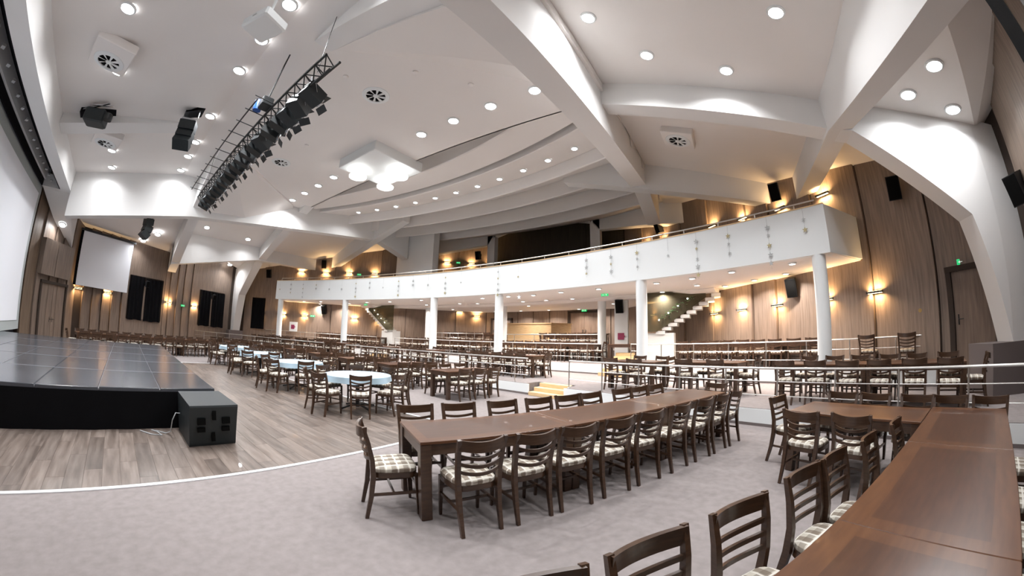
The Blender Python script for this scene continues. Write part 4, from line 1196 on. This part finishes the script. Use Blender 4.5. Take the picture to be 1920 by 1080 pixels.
def rot(ang, x, y): return (x * cos(ang) - y * sin(ang), x * sin(ang) + y * cos(ang))
def tables_line(x, y, z, ang, n, desc, tdesc, group, full, cn=3, L=1.65, Wd=.80, near=True, far=True, ends='', inset=.10, spacing=None, skip=()):
    """n tables in a line centred at x,y; near = local -y side, far = local +y side"""
    tot = n * L
    for i in range(n):
        ox = -tot / 2 + L * (i + .5)
        dx, dy = rot(ang, ox, 0)
        nm = tdesc if n == 1 else '%s table from the left in %s' % (ORD[i], tdesc)
        table(x + dx, y + dy, z, ang, nm, 'tables: ' + group, L, Wd)
    m = cn * n
    k = 0
    for side, on in ((-1, near), (1, far)):
        if not on: continue
        for j in range(m):
            if (side, j) in skip: continue
            ox = -tot / 2 + tot * (j + .5) / m + random.uniform(-.03, .03)
            oy = side * (Wd / 2 + inset + random.uniform(-.03, .05))
            dx, dy = rot(ang, ox, oy)
            lb = '%s chair from left, %s side of %s' % (ORD[min(j, 23)], 'near' if side < 0 else 'far', desc)
            chair(x + dx, y + dy, z, ang + (0 if side < 0 else pi), lb, 'chairs: ' + group, full)
    for e in ends:
        s = -1 if e == 'l' else 1
        dx, dy = rot(ang, s * (tot / 2 + .12), 0)
        chair(x + dx, y + dy, z, ang + (-pi / 2 if s < 0 else pi / 2), 'chair at the %s end of %s' % ('left' if s < 0 else 'right', desc), 'chairs: ' + group, full)

# ---- long table in the middle foreground
u = Vector((.474, .881)); nn = Vector((.881, -.474)); O = Vector((8.09, 17.93))
A1 = atan2(u.y, u.x)
for i in range(3):
    c = O + u * (1.65 * (i + .5)) - nn * .40
    table(c.x, c.y, 0, A1, ('nearest', 'middle', 'farthest')[i] + ' section of the long walnut dining table in the foreground', 'sections of the long foreground table', 1.65, .80)
for j, s in enumerate([.40, .92, 1.42, 1.97, 2.5, 3.08, 3.66, 4.14, 4.62]):
    p = O + u * s + nn * .10
    chair(p.x, p.y, 0, A1 + 0 , '', 'chairs at the long foreground table')
    o = bpy.context.scene.collection.objects[-1]
for j, s in enumerate([.26, .80, 1.42, 1.97, 2.46, 2.92, 3.6, 4.02, 4.45]):
    p = O + u * s - nn * .90
    chair(p.x, p.y, 0, A1 + pi, '', 'chairs at the long foreground table')
# fix labels of the two sides (created in order)
def last_chairs(n):
    r = [o for o in COL.objects if o.name.startswith('dining_chair') and o.type == 'EMPTY' and o.get('group') == 'chairs at the long foreground table']
    return r
cs = [o for o in last_chairs(18)]
cs.sort(key=lambda o: (nn.dot(Vector(o.location[:2]) - O) < -.4, u.dot(Vector(o.location[:2]) - O)))
for j, o in enumerate(cs):
    if j < 9: o['label'] = '%s chair from the stage end, near side of the long foreground table' % ORD[j]
    else: o['label'] = '%s chair from the stage end on the far side of the long foreground table' % ORD[j - 9]
p = O - u * .17 - nn * .36; chair(p.x, p.y, 0, A1 - pi / 2 - .06, 'chair at the stage end of the long foreground table, plaid seat in view', 'chairs at the long foreground table')
p = O + u * 5.02 - nn * .35; chair(p.x, p.y, 0, A1 + pi / 2, 'chair at the rear end of the long foreground table', 'chairs at the long foreground table')

# ---- table running out of the lower right corner
u2 = Vector((.602, .799)); n2 = Vector((-.799, .602)); O2 = Vector((10.57, 17.18)); A2 = atan2(u2.y, u2.x)
for i in range(3):
    c = O2 + u2 * (-1.05 + 1.70 * (i + .5)) - n2 * .425
    table(c.x, c.y, 0, A2, ('nearest', 'middle', 'farthest')[i] + ' section of the walnut table filling the lower right corner', 'sections of the corner table', 1.70, .85)
G2 = 'chairs at the lower right table'
for j, (s, e) in enumerate([(-.80, .10), (-.27, .12), (.28, .10), (.95, .09), (1.4, .06), (1.99, -.02), (2.64, -.10)]):
    p = O2 + u2 * s + n2 * e
    chair(p.x, p.y, 0, A2 + pi, '%s chair from the camera on the left side of the lower right table' % ORD[j], G2)
for j, s in enumerate([.9, 1.55, 2.2, 3.0]):
    p = O2 + u2 * s - n2 * .97
    chair(p.x, p.y, 0, A2, '%s chair from the camera on the right side of the lower right table' % ORD[j], G2)
# cross table
c = O2 + u2 * 3.55 + n2 * .79
table(c.x, c.y, 0, A2 - pi / 2, 'walnut table butting the left side of the lower right table', 'cross table', 1.57, .80)
G3 = 'chairs at the cross table'
for j, e in enumerate([1.25, .80, .22, -.2, -.68]):
    p = O2 + u2 * 4.02 + n2 * e
    chair(p.x, p.y, 0, A2 + pi / 2, '%s chair from the left tucked behind the cross table, before the riser' % ORD[j], G3)
for j, (s, e) in enumerate([(2.98, 1.22), (3.03, .66)]):
    p = O2 + u2 * s + n2 * e
    chair(p.x, p.y, 0, A2 - pi / 2, ('left', 'right')[j] + ' of two chairs in front of the cross table at the right', G3)
p = O2 + u2 * 3.5 + n2 * 1.66; chair(p.x, p.y, 0, A2 + pi, 'chair at the left end of the cross table', G3)

# ---- round tables with pale blue cloths along the parquet edge
def round_table(x, y, nm, k):
    t = thing('round_table', 'round folding table under a pale blue cloth, ' + nm, 'table', (x, y, 0), k * .7, 'round tables')
    MB().lathe([(.70, .70), (.72, .725), (.70, .738)], 28).build('tabletop', 'birch', t, True)
    MB().lathe([(.045, .03), (.045, .70)], 12).build('pedestal', 'blackp', t, True)
    for i in range(4):
        a = i * pi / 2
        MB().sweep([(0, 0, .08), (.2 * cos(a), .2 * sin(a), .07), (.45 * cos(a), .45 * sin(a), .02)], .04, .03).build('leg', 'blackp', t)
    mb = MB(); n = 56
    mb.loft([[(r * (1 + w * .035 * sin(7 * 2 * pi * i / n)) * cos(2 * pi * i / n), r * (1 + w * .035 * sin(7 * 2 * pi * i / n)) * sin(2 * pi * i / n), z) for i in range(n)] for r, z, w in ((.75, .615, 1), (.742, .68, .5), (.738, .74, 0), (.725, .748, 0), (.3, .75, 0))])
    o = mb.build('tablecloth', 'cloth', None, True, loc=(x, y, 0)); tag(o, 'pale blue cloth on the round table ' + nm, 'tablecloth', 'pale blue tablecloths')
    for i in range(8):
        a = 2 * pi * i / 8 + .25 + k * .3
        rr = .86 + random.uniform(0, .07)
        dirn = math.degrees(a) % 360
        chair(x + rr * cos(a), y + rr * sin(a), 0, a + pi / 2, '%s chair counterclockwise around the round table %s' % (ORD[i], nm), 'chairs around the round tables', k < 2)
for k, (x, nm) in enumerate(((3.45, 'nearest the long table'), (.30, 'second from the camera'), (-2.9, 'third from the camera'), (-6.1, 'farthest from the camera'))):
    round_table(x, 20.45, nm, k)
# rectangular tables on the carpet behind the round ones
for k, x in enumerate((3.72, 1.30, -1.1, -3.5, -5.9, -8.3, -10.7)):
    y = 23.75 - .02 * k; y = min(y, r1y(x) - 1.4)
    tables_line(x, y, 0, radians(80 + k * 2.2), 1, 'the %s walnut table behind the round tables' % ORD[k], '%s walnut table from the right behind the round tables' % ORD[k], 'row behind the round tables', k < 2)
for k, (x, y) in enumerate(((-12.7, 21.6),)):
    tables_line(x, y, 0, radians(95), 1, 'the table at the carpet far left', 'walnut table at the far left of the carpet', 'far left of the carpet', False)
# long row beyond the stage along the left wall
tables_line(-9.2, 16.9, 0, radians(104), 4, 'the long table row beyond the stage', 'the long row beyond the stage', 'row beyond the stage', False, cn=3, ends='lr')

# ---- first platform: tables set along the arc
def arc_table(cy, R, x, z, n, desc, tdesc, group, full, **kw):
    uu = math.asin(x / R)
    tables_line(R * sin(uu), cy + R * cos(uu), z, -uu, n, desc, tdesc, group, full, **kw)
arc_table(1.04, 26.05, 13.35, Z1, 2, 'the right-hand pair on the first platform', 'the right-hand pair on the first platform', 'right-hand first platform', True, ends='r', L=1.8)
arc_table(1.04, 26.35, 10.15, Z1, 1, 'the single table left of the right-hand pair', 'walnut table left of the right-hand pair on the first platform', 'first platform by the steps', True, ends='lr', cn=2)
arc_table(1.04, 25.95, 8.15, Z1, 1, 'the first-platform table just right of the birch steps', 'walnut table just right of the birch steps on the first platform', 'first platform by the steps', True, L=1.4, cn=2, ends='')
arc_table(1.04, 26.4, 2.75, Z1, 2, 'the first-platform pair left of the birch steps', 'the pair left of the birch steps', 'first platform centre', False, ends='r')
for k, x in enumerate((-1.4, -4.2, -8.2, -11.6)):
    arc_table(1.04, 26.3, x, Z1, 1 if k == 1 else 2 - (k == 0), 'the %s first-platform table group left of centre' % ORD[k], 'the %s first-platform group left of centre' % ORD[k], 'first platform left', False)
# ---- second platform
arc_table(2.38, 28.7, 11.4, Z2, 3, 'the row under the right balcony end', 'the row under the right end of the balcony', 'second platform right', False, ends='')
arc_table(2.38, 28.6, 2.9, Z2, 3, 'the second-platform row in front of the bar', 'the row in front of the bar', 'second platform centre', False, ends='r')
arc_table(2.38, 28.6, -3.3, Z2, 3, 'the second-platform row left of the bar', 'the row left of the bar', 'second platform centre left', False)
arc_table(2.38, 28.6, -10.2, Z2, 3, 'the row under the left balcony end', 'the row under the left end of the balcony', 'second platform left', False, far=False)
for k, (x, y) in enumerate(((15.0, 25.0), (14.3, 25.75))):
    chair(x, y, Z2, -.5 - k * .1, ('right', 'left')[k] + ' of two spare chairs against the right veneer wall', 'spare chairs by the right wall')
chair(13.2, 26.9, Z2, -.3, 'single spare chair against the veneer wall right of the nearest column', 'spare chairs by the right wall')
# ---- third platform
arc_table(0, 33.2, 3.3, Z3, 2, 'the rear pair before the double door', 'the rear pair before the double door', 'third platform', False, far=True, ends='l')
arc_table(0, 33.2, -3.2, Z3, 2, 'the rear pair left of the bar', 'the rear pair left of the bar', 'third platform', False, far=False)
t_ = table(6.6, 30.2, Z2, .1, 'tall-standing walnut table before the white panel with the fire sign', 'single rear table', 1.2, .7)
print('chairs', nch, 'planks', npl, 'objects', len(COL.objects))

for o in list(COL.objects):
    l = o.get('label')
    if l and len(l.split()) > 16: print('LONG', l)
